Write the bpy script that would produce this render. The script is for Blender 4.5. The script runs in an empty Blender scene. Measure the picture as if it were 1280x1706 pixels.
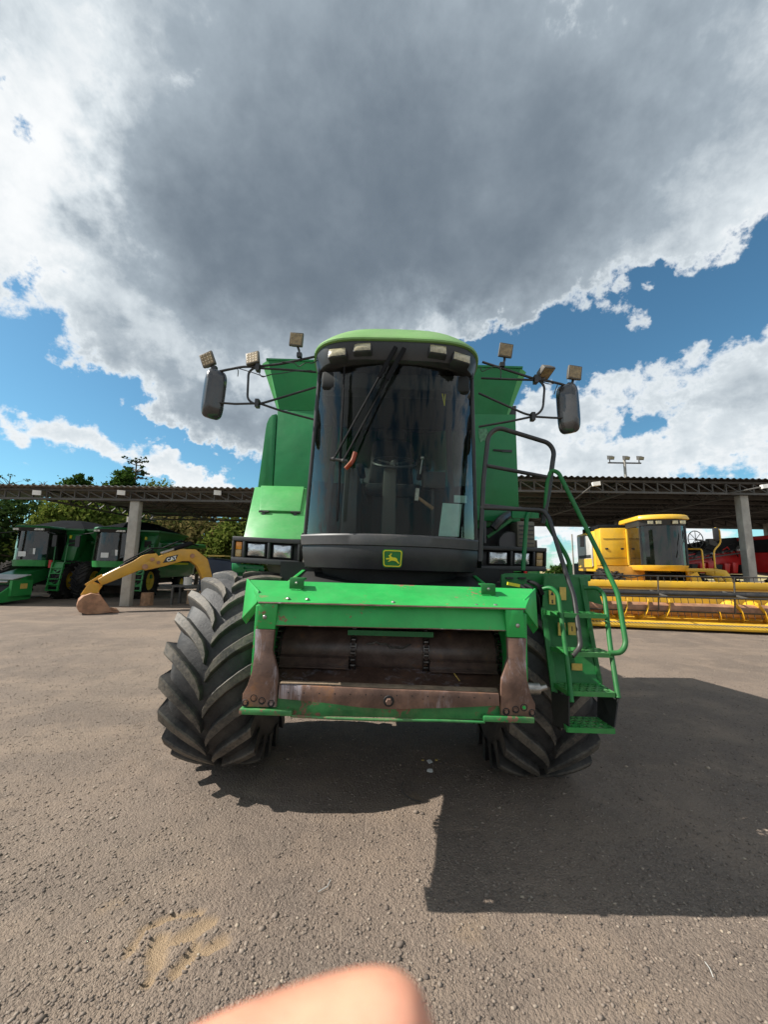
import bpy, bmesh, math, random
import numpy as np
from mathutils import Vector, Matrix
random.seed(7); np.random.seed(7)
S = bpy.context.scene
C = S.collection
R = math.radians
PI = math.pi

# ------------------------------------------------------------------ camera
EYE = Vector((0, 0, 1.65)); PITCH = R(8.0); ROLL = R(0.8); FPX = 641.0
fwd = Vector((0, math.cos(PITCH), math.sin(PITCH)))
upv = Vector((0, -math.sin(PITCH), math.cos(PITCH)))
rgt = Vector((1, 0, 0))
c_, s_ = math.cos(ROLL), math.sin(ROLL)
cam_r = rgt * c_ + upv * s_
cam_u = -rgt * s_ + upv * c_
cd = bpy.data.cameras.new('camera'); cam = bpy.data.objects.new('camera', cd); C.objects.link(cam)
M = Matrix((cam_r, cam_u, -fwd)).transposed().to_4x4(); M.translation = EYE
cam.matrix_world = M
cd.sensor_fit = 'VERTICAL'; cd.sensor_height = 36.0; cd.lens = FPX / 1706 * 36.0
cd.clip_start = 0.01; cd.clip_end = 6000
cd.dof.use_dof = True; cd.dof.focus_distance = 3.2; cd.dof.aperture_fstop = 9.0
S.camera = cam

# ------------------------------------------------------------------ light
SUN = Vector((-1.09, -0.01, 1.0)).normalized()          # towards the sun
sl = bpy.data.lights.new('sun', 'SUN'); so = bpy.data.objects.new('sun', sl); C.objects.link(so)
sl.energy = 4.9; sl.angle = R(0.53); sl.color = (1.0, 0.95, 0.87)
so.rotation_euler = SUN.to_track_quat('Z', 'Y').to_euler(); so.location = (-30, -5, 30)
S.view_settings.view_transform = 'Standard'; S.view_settings.look = 'None'
S.view_settings.gamma = 1.0; S.view_settings.use_curve_mapping = False
S.view_settings.exposure = 0.70

class NT:
    """terse node building"""
    def __init__(s, tree): s.t = tree; s.t.nodes.clear()
    def n(s, typ, **kw):
        nd = s.t.nodes.new(typ)
        for k, v in kw.items(): setattr(nd, k, v)
        return nd
    def l(s, a, b): s.t.links.new(a, b)
    def sock(s, node_in, v):
        if hasattr(v, 'is_output') or isinstance(v, bpy.types.NodeSocket): s.l(v, node_in)
        else: node_in.default_value = v
    def m(s, op, a, b=None, c=None, clamp=False):
        nd = s.n('ShaderNodeMath', operation=op, use_clamp=clamp)
        s.sock(nd.inputs[0], a)
        if b is not None: s.sock(nd.inputs[1], b)
        if c is not None: s.sock(nd.inputs[2], c)
        return nd.outputs[0]
    def mix(s, f, a, b, blend='MIX'):
        nd = s.n('ShaderNodeMix', data_type='RGBA', blend_type=blend)
        s.sock(nd.inputs[0], f)
        for i, v in ((6, a), (7, b)):
            if isinstance(v, (tuple, list)): v = tuple(v) + ((1,) if len(v) == 3 else ())
            s.sock(nd.inputs[i], v)
        return nd.outputs[2]
    def noise(s, vec, scale, detail=4, rough=0.55, dist=0.0):
        nd = s.n('ShaderNodeTexNoise'); nd.inputs['Scale'].default_value = scale
        nd.inputs['Detail'].default_value = detail; nd.inputs['Roughness'].default_value = rough
        nd.inputs['Distortion'].default_value = dist
        if vec is not None: s.l(vec, nd.inputs['Vector'])
        return nd.outputs[0]
    def ss(s, v, a, b):
        nd = s.n('ShaderNodeMapRange', interpolation_type='SMOOTHSTEP')
        s.sock(nd.inputs[0], v); nd.inputs[1].default_value = a; nd.inputs[2].default_value = b
        return nd.outputs[0]

# sky: Nishita above a procedural cloud deck, a function of direction only
W_ = bpy.data.worlds.new('World'); S.world = W_; W_.use_nodes = True
def build_sky():
    t = NT(W_.node_tree)
    sky = t.n('ShaderNodeTexSky', sky_type='NISHITA', sun_disc=False)
    sky.sun_elevation = math.asin(SUN.z); sky.sun_rotation = math.atan2(SUN.x, SUN.y) % (2 * PI)
    sky.altitude = 400; sky.air_density = 1.0; sky.dust_density = 0.6; sky.ozone_density = 2.2
    tc = t.n('ShaderNodeTexCoord'); D = tc.outputs['Generated']
    sp = t.n('ShaderNodeSeparateXYZ'); t.l(D, sp.inputs[0])
    x, y, z = sp.outputs
    az = t.m('ARCTAN2', x, y); el = t.m('ARCSINE', z)
    # deck coordinates: a flat layer seen in perspective, softened near the horizon
    h = t.m('ADD', t.m('MAXIMUM', z, 0.0), 0.22)
    px = t.m('DIVIDE', x, h); py = t.m('DIVIDE', y, h)
    cv = t.n('ShaderNodeCombineXYZ'); t.l(px, cv.inputs[0]); t.l(py, cv.inputs[1])
    P = cv.outputs[0]
    n1 = t.noise(P, 1.25, 9, 0.58, 0.15)
    n2 = t.noise(P, 4.2, 8, 0.62, 0.2)
    n3 = t.noise(D, 7.0, 7, 0.6, 0.1)
    n4 = t.noise(D, 24.0, 6, 0.62, 0.3)
    nz = t.m('ADD', t.m('ADD', t.m('MULTIPLY', t.m('SUBTRACT', n1, 0.5), 0.9), t.m('MULTIPLY', t.m('SUBTRACT', n2, 0.5), 1.0)),
             t.m('ADD', t.m('MULTIPLY', t.m('SUBTRACT', n3, 0.5), 1.5), t.m('MULTIPLY', t.m('SUBTRACT', n4, 0.5), 1.0)))
    # cloud masses (azimuth, elevation, half sizes in degrees, tilt, weight, thickness)
    blobs = BLOBS
    dens = None; thick = None
    def warp(scale):
        nd = t.n('ShaderNodeTexNoise'); nd.inputs['Scale'].default_value = scale; nd.inputs['Detail'].default_value = 6; nd.inputs['Roughness'].default_value = 0.6
        t.l(D, nd.inputs['Vector']); s3 = t.n('ShaderNodeSeparateColor'); t.l(nd.outputs['Color'], s3.inputs[0]); return s3.outputs
    wa, wb2 = warp(4.5), warp(15.0)
    az = t.m('ADD', az, t.m('ADD', t.m('MULTIPLY', t.m('SUBTRACT', wa[0], 0.5), R(26)), t.m('MULTIPLY', t.m('SUBTRACT', wb2[0], 0.5), R(9))))
    el = t.m('ADD', el, t.m('ADD', t.m('MULTIPLY', t.m('SUBTRACT', wa[1], 0.5), R(17)), t.m('MULTIPLY', t.m('SUBTRACT', wb2[1], 0.5), R(8))))
    for (a, e, sa, se, tilt, w, tk) in blobs:
        da = t.m('SUBTRACT', az, R(a)); de = t.m('SUBTRACT', el, R(e))
        ct, st = math.cos(R(tilt)), math.sin(R(tilt))
        u = t.m('DIVIDE', t.m('ADD', t.m('MULTIPLY', da, ct), t.m('MULTIPLY', de, st)), R(sa))
        v = t.m('DIVIDE', t.m('SUBTRACT', t.m('MULTIPLY', de, ct), t.m('MULTIPLY', da, st)), R(se))
        q = t.m('ADD', t.m('MULTIPLY', u, u), t.m('MULTIPLY', v, v))
        g = t.m('POWER', 2.0, t.m('MULTIPLY', q, -1.0))
        gw = t.m('MULTIPLY', g, w)
        dens = gw if dens is None else t.m('ADD', dens, gw)
        if tk:
            gt = t.m('MULTIPLY', g, tk)
            thick = gt if thick is None else t.m('ADD', thick, gt)
    # behind the view the broken deck goes on, cover added to brighten the ambient
    rear = t.ss(y, 0.25, -0.35)
    dens = t.m('ADD', dens, t.m('MULTIPLY', rear, 0.55))
    d = t.m('ADD', dens, t.m('MULTIPLY', nz, 0.98))
    cover = t.ss(d, 0.26, 0.62)
    fine = t.m('ADD', t.m('MULTIPLY', t.m('SUBTRACT', n2, 0.5), 0.42), t.m('ADD', t.m('MULTIPLY', t.m('SUBTRACT', n3, 0.5), 0.46), t.m('MULTIPLY', t.m('SUBTRACT', n4, 0.5), t.m('ADD', t.m('MULTIPLY', t.ss(thick, 0.9, 0.2), 0.30), 0.08))))
    fine = t.m('ADD', fine, t.m('MULTIPLY', t.m('SUBTRACT', n1, 0.5), 0.35))
    deep = t.m('ADD', t.m('ADD', thick, t.m('MULTIPLY', rear, 0.12)), fine)
    # thin edges let the light through
    shade = t.m('MULTIPLY', t.ss(deep, -0.12, 1.28), t.ss(d, 0.25, 0.80))
    ramp = t.n('ShaderNodeValToRGB'); t.l(shade, ramp.inputs[0])
    cr = ramp.color_ramp
    for i, (p, c) in enumerate(((0.0, (0.90, 0.92, 0.93)), (0.18, (0.66, 0.72, 0.76)), (0.50, (0.34, 0.40, 0.455)), (1.0, (0.138, 0.176, 0.220)))):
        e_ = cr.elements[i] if i < 2 else cr.elements.new(p)
        e_.position = p; e_.color = c + (1,)
    cc = t.n('ShaderNodeVectorMath', operation='SCALE'); t.l(ramp.outputs[0], cc.inputs[0]); cc.inputs['Scale'].default_value = 6.7
    blue = t.mix(1.0, sky.outputs[0], (0.52, 0.82, 0.82), 'MULTIPLY')
    col = t.mix(cover, blue, cc.outputs[0])
    bg = t.n('ShaderNodeBackground'); t.l(col, bg.inputs[0]); bg.inputs[1].default_value = 0.10
    out = t.n('ShaderNodeOutputWorld'); t.l(bg.outputs[0], out.inputs[0])
BLOBS = [  # az, el, half az, half el, tilt, weight, thickness
    (-6, 60, 52, 24, 0, 1.10, 0.60),     # the big grey mass overhead
    (5, 47, 32, 12, 0, 0.40, 0.52),
    (4, 38, 22, 5, 0, 0.55, 0.26),
    (-28, 35, 17, 10, 0, 0.75, 0.46),
    (-24, 21.8, 17, 3.4, -11, 1.0, 0.50),   # lower bank on the left
    (-30, 27.0, 14, 2.0, -6, 0.25, -0.22),
    (-49, 29, 4.0, 2.4, 0, -0.8, 0.0),
    (-53, 43, 3.0, 4, 0, -0.7, 0.0),
    (-46, 39, 5, 9, 0, 0.40, -0.50),
    (-40, 13.0, 12, 1.8, -8, 0.62, 0.16),
    (-32.5, 15.6, 4.5, 1.3, -6, 0.5, 0.0),
    (-26, 10.4, 5, 1.5, 0, 0.72, 0.0),
    (-16.5, 15, 2.4, 1.3, 0, 0.55, 0.0),
    (-33, 17.2, 15, 1.6, -10, -0.55, 0.0),
    (34, 28.8, 18, 3.2, 0, -0.75, 0.0),   # blue gap on the right
    (16, 29, 8, 4, 0, -0.6, 0.0),
    (38, 44, 13, 8, 0, 0.70, 0.30),
    (46, 37, 8, 4.5, 12, 0.70, -0.05),
    (24, 21.5, 7, 4.0, 0, 0.88, 0.30),     # heaps on the right
    (44, 21.5, 9, 4.4, 6, 0.88, 0.36),
    (34, 12.8, 17, 3.0, 0, 0.72, 0.20),
    (30, 4.5, 26, 3.6, 0, 0.65, 0.03),
    (37, 18, 4, 1.4, 0, -0.35, 0.0),
    (9, 34.0, 3.5, 2.2, 0, 0.35, -0.3),
    (20, 10, 4, 3, 0, 0.4, 0.0),
]
build_sky()

# ------------------------------------------------------------------ helpers
def at(px, py, Y):
    """point of the place at depth Y seen at a photo pixel (measuring aid)"""
    u = (px - 640) / FPX; v = (853 - py) / FPX
    d = fwd + cam_r * u + cam_u * v
    return EYE + d * (Y / d.y)

class MB:
    def __init__(s): s.v = []; s.f = []
    def add(s, vs, fs):
        o = len(s.v); s.v += [tuple(p) for p in vs]; s.f += [tuple(i + o for i in f) for f in fs]; return s
    def box(s, x0, x1, y0, y1, z0, z1):
        return s.add([(x0,y0,z0),(x1,y0,z0),(x1,y1,z0),(x0,y1,z0),(x0,y0,z1),(x1,y0,z1),(x1,y1,z1),(x0,y1,z1)],
                     [(0,3,2,1),(4,5,6,7),(0,1,5,4),(1,2,6,5),(2,3,7,6),(3,0,4,7)])
    def hexa(s, b, t):
        """eight corners: bottom ring b, top ring t (both counter-clockwise from above)"""
        return s.add(list(b) + list(t), [(0,3,2,1),(4,5,6,7),(0,1,5,4),(1,2,6,5),(2,3,7,6),(3,0,4,7)])
    def ext(s, poly, vec):
        n = len(poly); vec = Vector(vec)
        a = [Vector(p) for p in poly]; b = [p + vec for p in a]
        nrm = Vector((0,0,0))
        for i in range(n): nrm += a[i].cross(a[(i+1) % n])
        if nrm.dot(vec) > 0: a.reverse(); b.reverse()
        return s.add(a + b, [tuple(range(n)), tuple(range(2*n-1, n-1, -1))] + [(i, n+i, n+(i+1) % n, (i+1) % n) for i in range(n)])
    def bar(s, p0, p1, w, h, up=(0,0,1)):
        p0 = Vector(p0); p1 = Vector(p1); d = (p1-p0).normalized(); u = Vector(up)
        if abs(d.dot(u)) > 0.98: u = Vector((0,1,0))
        x = d.cross(u).normalized(); u = x.cross(d)
        q = [(-w/2,-h/2),(w/2,-h/2),(w/2,h/2),(-w/2,h/2)]
        a = [p0 + x*i + u*j for i, j in q]; b = [p1 + x*i + u*j for i, j in q]
        return s.add(a+b, [(0,1,2,3),(7,6,5,4),(0,4,5,1),(1,5,6,2),(2,6,7,3),(3,7,4,0)])
    def tube(s, pts, r, n=8, caps=True, closed=False):
        pts = [Vector(p) for p in pts]; N = len(pts)
        rs = r if isinstance(r, (list, tuple)) else [r]*N
        T = []
        for i in range(N):
            if closed: a, b = pts[(i-1) % N], pts[(i+1) % N]
            else: a, b = pts[max(i-1,0)], pts[min(i+1,N-1)]
            T.append((b-a).normalized())
        u = T[0].orthogonal().normalized(); vs = []
        for i in range(N):
            if i: u = (u - T[i]*u.dot(T[i])).normalized()
            w = T[i].cross(u)
            for k in range(n):
                a = 2*PI*k/n; vs.append(pts[i] + (u*math.cos(a) + w*math.sin(a))*rs[i])
        fs = []
        for i in range(N if closed else N-1):
            j = (i+1) % N
            for k in range(n): fs.append((i*n+k, i*n+(k+1) % n, j*n+(k+1) % n, j*n+k))
        if caps and not closed: fs += [tuple(range(n-1,-1,-1)), tuple(range((N-1)*n, N*n))]
        return s.add(vs, fs)
    def cyl(s, p0, p1, r0, r1=None, n=16): return s.tube([p0, p1], [r0, r0 if r1 is None else r1], n)
    def lathe(s, prof, c, axis='x', n=32):
        """prof: (along axis, radius)"""
        vs = []; m = len(prof)
        for k in range(n):
            a = 2*PI*k/n; ca, sa = math.cos(a), math.sin(a)
            for (h, r) in prof:
                vs.append((c[0]+h, c[1]+r*ca, c[2]+r*sa) if axis == 'x' else (c[0]+r*ca, c[1]+h, c[2]-r*sa) if axis == 'y' else (c[0]+r*ca, c[1]+r*sa, c[2]+h))
        fs = [(k*m+i, ((k+1) % n)*m+i, ((k+1) % n)*m+i+1, k*m+i+1) for k in range(n) for i in range(m-1)]
        return s.add(vs, fs)
    def grid(s, fn, nu, nv):
        vs = [fn(i/nu, j/nv) for j in range(nv+1) for i in range(nu+1)]
        return s.add(vs, [(j*(nu+1)+i, j*(nu+1)+i+1, (j+1)*(nu+1)+i+1, (j+1)*(nu+1)+i) for j in range(nv) for i in range(nu)])
    def ball(s, c, r, n=10, sq=(1,1,1)):
        m = n//2; pr = []
        vs = [(c[0], c[1], c[2]-r*sq[2])]
        for j in range(1, m):
            t = -PI/2 + PI*j/m
            for i in range(n): vs.append((c[0]+r*sq[0]*math.cos(t)*math.cos(2*PI*i/n), c[1]+r*sq[1]*math.cos(t)*math.sin(2*PI*i/n), c[2]+r*sq[2]*math.sin(t)))
        vs.append((c[0], c[1], c[2]+r*sq[2])); fs = []
        for i in range(n): fs.append((0, 1+(i+1) % n, 1+i))
        for j in range(m-2):
            for i in range(n): a = 1+j*n; fs.append((a+i, a+(i+1) % n, a+n+(i+1) % n, a+n+i))
        a = 1+(m-2)*n
        for i in range(n): fs.append((a+i, a+(i+1) % n, len(vs)-1))
        return s.add(vs, fs)
    def mesh(s, name, mat, smooth=None, bevel=0.0):
        me = bpy.data.meshes.new(name); me.from_pydata(s.v, [], s.f)
        if bevel:
            bm = bmesh.new(); bm.from_mesh(me)
            es = [e for e in bm.edges if len(e.link_faces) == 2 and e.calc_face_angle(0) > 0.5]
            bmesh.ops.bevel(bm, geom=es, offset=bevel, segments=2, profile=0.5, affect='EDGES', clamp_overlap=True)
            bm.to_mesh(me); bm.free()
            smooth = smooth or 40
        me.update()
        if smooth:
            me.polygons.foreach_set('use_smooth', [True]*len(me.polygons)); me.set_sharp_from_angle(angle=R(smooth))
        if mat: me.materials.append(mat)
        return me
    def build(s, name, mat, parent=None, smooth=None, bevel=0.0, loc=None):
        o = bpy.data.objects.new(name, s.mesh(name, mat, smooth, bevel)); C.objects.link(o)
        if parent: o.parent = parent
        if loc: o.location = loc
        return o

def tag(o, label=None, cat=None, group=None, kind=None):
    if label: o['label'] = label
    if cat: o['category'] = cat
    if group: o['group'] = group
    if kind: o['kind'] = kind
    return o
def thing(name, label, cat, loc=(0,0,0), rz=0.0, group=None):
    o = bpy.data.objects.new(name, None); C.objects.link(o); o.empty_display_size = 0.2
    o.location = loc; o.rotation_euler = (0, 0, rz)
    return tag(o, label, cat, group)
def inst(src, name, parent, mw):
    o = bpy.data.objects.new(name, src.data); C.objects.link(o); o.parent = parent; o.matrix_local = mw
    return o
def copy_tree(o, parent=None):
    c = o.copy(); C.objects.link(c)
    if parent: c.parent = parent
    for ch in list(o.children): copy_tree(ch, c)
    return c
def fillet(pts, r, k=4):
    """round the inner corners of a polyline"""
    pts = [Vector(p) for p in pts]; out = [pts[0]]
    for i in range(1, len(pts)-1):
        a, b, c = pts[i-1], pts[i], pts[i+1]
        d1 = (a-b); d2 = (c-b); q = min(r, d1.length*0.48, d2.length*0.48)
        p, n = b + d1.normalized()*q, b + d2.normalized()*q
        for j in range(k+1):
            t = j/k; out.append(p*(1-t)**2 + b*2*t*(1-t) + n*t*t)
    out.append(pts[-1]); return out
def vnoise(x, y, seed=0):
    """smooth value noise for numpy arrays"""
    rng = np.random.RandomState(seed); tab = rng.rand(512, 512)
    xi = np.floor(x).astype(int); yi = np.floor(y).astype(int); fx = x-xi; fy = y-yi
    fx = fx*fx*(3-2*fx); fy = fy*fy*(3-2*fy)
    g = lambda a, b: tab[a & 511, b & 511]
    return (g(xi,yi)*(1-fx)+g(xi+1,yi)*fx)*(1-fy)+(g(xi,yi+1)*(1-fx)+g(xi+1,yi+1)*fx)*fy

# ------------------------------------------------------------------ materials
def mat(name, base, rough=0.5, metal=0.0, vary=0.0, vscale=3.0, dust=0.0, dustcol=(0.30,0.25,0.19), rust=0.0, rustcol=(0.11,0.055,0.035),
        bump=0.0, bscale=60.0, spec=0.5, coat=0.0, rvary=0.0, dent=0.0, rscale=3.5):
    m = bpy.data.materials.new(name); m.use_nodes = True; t = NT(m.node_tree)
    p = t.n('ShaderNodeBsdfPrincipled'); o = t.n('ShaderNodeOutputMaterial'); t.l(p.outputs[0], o.inputs[0])
    p.inputs['Metallic'].default_value = metal; p.inputs['Specular IOR Level'].default_value = spec
    p.inputs['Coat Weight'].default_value = coat; p.inputs['Coat Roughness'].default_value = 0.15
    tc = t.n('ShaderNodeTexCoord'); V = tc.outputs['Object']
    col = tuple(base) + (1,)
    rgh = rough
    if vary:
        n = t.noise(V, vscale, 5, 0.6)
        dk = tuple(c*(1-vary) for c in base); lt = tuple(min(1, c*(1+vary*0.8)) for c in base)
        col = t.mix(t.ss(n, 0.3, 0.7), dk, lt)
    if dust:
        n = t.noise(V, 2.3, 8, 0.65); n_ = t.noise(V, 24, 6, 0.7)
        g = t.n('ShaderNodeNewGeometry'); sz = t.n('ShaderNodeSeparateXYZ'); t.l(g.outputs['True Normal'], sz.inputs[0])
        upf = t.m('ADD', t.m('MULTIPLY', t.m('MAXIMUM', sz.outputs[2], 0.0), 0.5), 0.5)
        f = t.m('MULTIPLY', t.m('MULTIPLY', t.ss(t.m('ADD', n, t.m('MULTIPLY', t.m('SUBTRACT', n_, 0.5), 0.5)), 0.36, 0.78), dust), upf)
        col = t.mix(f, col, dustcol)
        rgh = t.m('ADD', t.m('MULTIPLY', f, 0.4), rough, clamp=True)
    if rust:
        n = t.noise(V, rscale, 10, 0.72, 0.4); n2 = t.noise(V, 30, 5, 0.7)
        f = t.ss(t.m('ADD', n, t.m('MULTIPLY', t.m('SUBTRACT', n2, 0.5), 0.35)), 0.76-rust*0.35, 0.80-rust*0.35)
        rc = t.mix(t.noise(V, 40, 4, 0.7), rustcol, tuple(c*2.2 for c in rustcol))
        col = t.mix(f, col, rc)
        rgh = t.m('ADD', t.m('MULTIPLY', f, 0.35), rgh, clamp=True)
    if rvary:
        n = t.noise(V, 9, 6, 0.65)
        rgh = t.m('ADD', t.m('MULTIPLY', t.m('SUBTRACT', n, 0.5), rvary), rgh, clamp=True)
    t.sock(p.inputs['Base Color'], col); t.sock(p.inputs['Roughness'], rgh)
    if bump or dent:
        b = t.n('ShaderNodeBump'); b.inputs['Distance'].default_value = 1.0
        hgt = None
        if bump: hgt = t.m('MULTIPLY', t.noise(V, bscale, 6, 0.65), bump)
        if dent:
            dn = t.m('MULTIPLY', t.noise(V, 3.2, 2, 0.5), dent)
            hgt = dn if hgt is None else t.m('ADD', hgt, dn)
        t.l(hgt, b.inputs['Height']); t.l(b.outputs[0], p.inputs['Normal'])
    return m
def glass_mat(name, tint, rough=0.0, refl=1.0, k=1.3, film=0.06, wave=0.003, ior=1.5, edge=0.0):
    m = bpy.data.materials.new(name); m.use_nodes = True; t = NT(m.node_tree)
    tr = t.n('ShaderNodeBsdfTransparent'); tr.inputs[0].default_value = tuple(tint) + (1,)
    gl = t.n('ShaderNodeBsdfGlossy'); gl.inputs['Roughness'].default_value = rough; gl.inputs[0].default_value = (refl,)*3 + (1,)
    fr = t.n('ShaderNodeFresnel'); fr.inputs[0].default_value = ior
    tc = t.n('ShaderNodeTexCoord')
    b = t.n('ShaderNodeBump'); b.inputs['Distance'].default_value = 1.0
    t.l(t.m('MULTIPLY', t.noise(tc.outputs['Object'], 1.7, 3, 0.5), wave), b.inputs['Height']); t.l(b.outputs[0], gl.inputs['Normal'])
    mx = t.n('ShaderNodeMixShader'); lw = t.n('ShaderNodeLayerWeight'); lw.inputs[0].default_value = 0.5
    t.l(t.m('ADD', t.m('MULTIPLY', fr.outputs[0], k), t.m('MULTIPLY', t.m('POWER', lw.outputs['Facing'], 2.5), edge), clamp=True), mx.inputs[0]); t.l(tr.outputs[0], mx.inputs[1]); t.l(gl.outputs[0], mx.inputs[2])
    o = t.n('ShaderNodeOutputMaterial')
    # dust film
    df = t.n('ShaderNodeBsdfDiffuse'); df.inputs[0].default_value = (0.30,0.27,0.22,1)
    m2 = t.n('ShaderNodeMixShader'); t.l(t.m('MULTIPLY', t.ss(t.noise(tc.outputs['Object'], 3.0, 8, 0.7), 0.35, 0.8), film), m2.inputs[0])
    t.l(mx.outputs[0], m2.inputs[1]); t.l(df.outputs[0], m2.inputs[2]); t.l(m2.outputs[0], o.inputs[0])
    return m
def leaf_mat(name, a, b, c):
    m = bpy.data.materials.new(name); m.use_nodes = True; t = NT(m.node_tree)
    g = t.n('ShaderNodeNewGeometry'); rp = t.n('ShaderNodeValToRGB'); t.l(g.outputs['Random Per Island'], rp.inputs[0])
    e = rp.color_ramp.elements; e[0].color = tuple(a)+(1,); e[1].color = tuple(c)+(1,)
    k = rp.color_ramp.elements.new(0.5); k.color = tuple(b)+(1,)
    df = t.n('ShaderNodeBsdfDiffuse'); tl = t.n('ShaderNodeBsdfTranslucent')
    t.l(rp.outputs[0], df.inputs[0]); t.l(rp.outputs[0], tl.inputs[0])
    mx = t.n('ShaderNodeMixShader'); mx.inputs[0].default_value = 0.35
    t.l(df.outputs[0], mx.inputs[1]); t.l(tl.outputs[0], mx.inputs[2])
    o = t.n('ShaderNodeOutputMaterial'); t.l(mx.outputs[0], o.inputs[0])
    return m

G = (0.004, 0.165, 0.045)
m_green = mat('green_paint', G, 0.36, vary=0.10, dust=0.07, rvary=0.15, spec=0.35, coat=0.08, dent=0.010)
m_feed = mat('worn_green_paint', (0.022, 0.330, 0.068), 0.40, vary=0.12, vscale=5, dust=0.10, rust=0.50, rustcol=(0.13,0.075,0.04), rvary=0.2, dent=0.02, spec=0.35)
m_cowl = mat('faded_green_paint', (0.075, 0.32, 0.095), 0.36, vary=0.10, dust=0.18, dustcol=(0.34,0.36,0.26), coat=0.0, spec=0.3, dent=0.008)
m_roof = mat('faded_roof_green', (0.17, 0.34, 0.10), 0.40, vary=0.08, dust=0.2, dustcol=(0.4,0.42,0.3))
m_lad = mat('ladder_green', (0.007, 0.130, 0.026), 0.45, vary=0.15, dust=0.14, spec=0.35, rust=0.22, rvary=0.2)
m_tread = mat('tread_green', (0.012, 0.20, 0.035), 0.5, vary=0.2, vscale=9, dust=0.3, rust=0.25)
def worn_steel(name, lo, hi, pol, polish=0.5, stretch=(16, 16, 2.6), rough=0.62):
    """brown rust film rubbed through to grey steel in streaks, with dark pits"""
    m = bpy.data.materials.new(name); m.use_nodes = True; t = NT(m.node_tree)
    p = t.n('ShaderNodeBsdfPrincipled'); o = t.n('ShaderNodeOutputMaterial'); t.l(p.outputs[0], o.inputs[0])
    tc = t.n('ShaderNodeTexCoord'); V = tc.outputs['Object']
    mp = t.n('ShaderNodeMapping'); mp.inputs['Scale'].default_value = stretch; t.l(V, mp.inputs['Vector'])
    n = t.noise(V, 7, 8, 0.68, 0.3); st = t.noise(mp.outputs[0], 1.0, 8, 0.7, 0.5); pit = t.noise(V, 62, 5, 0.75); big = t.noise(V, 3.1, 3, 0.5)
    col = t.mix(t.ss(n, 0.32, 0.68), lo, hi)
    col = t.mix(t.m('MULTIPLY', t.ss(t.m('ADD', n, t.m('MULTIPLY', pit, 0.3)), 0.72, 0.85), 0.8), col, (0.26, 0.12, 0.05))
    f = t.ss(t.m('ADD', t.m('MULTIPLY', st, 0.7), t.m('MULTIPLY', big, 0.5)), 0.60+0.12*(1-polish), 0.76+0.12*(1-polish))
    col = t.mix(t.m('MULTIPLY', f, 0.85), col, pol)
    col = t.mix(t.ss(pit, 0.60, 0.72), col, tuple(c*0.35 for c in lo))
    t.l(col, p.inputs['Base Color']); t.l(t.m('MULTIPLY', f, 0.7), p.inputs['Metallic'])
    t.l(t.m('SUBTRACT', rough, t.m('MULTIPLY', f, 0.22)), p.inputs['Roughness'])
    b = t.n('ShaderNodeBump'); b.inputs['Distance'].default_value = 1.0
    t.l(t.m('ADD', t.m('MULTIPLY', pit, 0.0012), t.m('MULTIPLY', t.noise(V, 4, 2, 0.5), 0.012)), b.inputs['Height']); t.l(b.outputs[0], p.inputs['Normal'])
    return m
m_rust = worn_steel('rusty_steel', (0.085, 0.046, 0.032), (0.190, 0.105, 0.072), (0.46, 0.42, 0.45), 0.62)
m_drum = worn_steel('drum_steel', (0.080, 0.052, 0.043), (0.175, 0.115, 0.092), (0.30, 0.27, 0.26), 0.42, (2.6, 14, 14), 0.36)
m_rustgreen = mat('scraped_green', (0.02, 0.16, 0.04), 0.5, vary=0.3, vscale=6, dust=0.35, dustcol=(0.35,0.25,0.15), rust=0.58)
m_black = mat('black_plastic', (0.018, 0.019, 0.021), 0.42, vary=0.15, dust=0.14, dustcol=(0.2,0.18,0.15), rvary=0.15)
m_grille = mat('grey_plastic', (0.050, 0.050, 0.053), 0.50, vary=0.12, dust=0.22)
m_dark = mat('dark_underside', (0.010, 0.011, 0.011), 0.65, vary=0.3, dust=0.1, dustcol=(0.1,0.08,0.06))
m_tube = mat('black_tube', (0.016, 0.016, 0.017), 0.40, vary=0.2, dust=0.2, rust=0.18)
m_bolt = mat('bolt_steel', (0.32, 0.30, 0.27), 0.35, metal=0.8, vary=0.3, vscale=30, rust=0.2)
m_lens = mat('lamp_lens', (0.36, 0.32, 0.20), 0.22, vary=0.35, vscale=30, bump=0.002, bscale=120, coat=0.6)
m_led = mat('led_lens', (0.25, 0.18, 0.085), 0.4, vary=0.35, vscale=40, coat=0.1)
m_refl = mat('headlight_reflector', (0.55, 0.57, 0.58), 0.12, metal=0.9, vary=0.2, vscale=14, bump=0.004, bscale=45)
m_amber = mat('amber_lens', (0.75, 0.26, 0.015), 0.25, vary=0.2, vscale=25, coat=0.5)
m_amber2 = mat('pale_amber_lens', (0.45, 0.29, 0.12), 0.3, vary=0.2, vscale=25, coat=0.4)
m_orange = mat('orange_plastic', (0.75, 0.09, 0.03), 0.35)
m_paper = mat('paper', (0.42, 0.66, 0.62), 0.7, vary=0.06, vscale=20)
m_seat = mat('seat_fabric', (0.014, 0.016, 0.020), 0.85, vary=0.3, vscale=10, bump=0.002, bscale=120)
m_cabin = mat('cabin_trim', (0.009, 0.011, 0.011), 0.75, vary=0.2)
m_cabfloor = mat('cabin_floor', (0.10, 0.075, 0.055), 0.85, vary=0.3)
m_mirror = mat('mirror_glass', (0.55, 0.57, 0.6), 0.05, metal=1.0)
m_strap = mat('yellow_strap', (0.55, 0.52, 0.02), 0.6)
m_label = mat('warning_label', (0.62, 0.43, 0.10), 0.55, vary=0.15, vscale=25)
m_ink = mat('label_ink', (0.02, 0.02, 0.02), 0.6)
m_white = mat('white_paint', (0.75, 0.74, 0.70), 0.5, vary=0.06)
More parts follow.
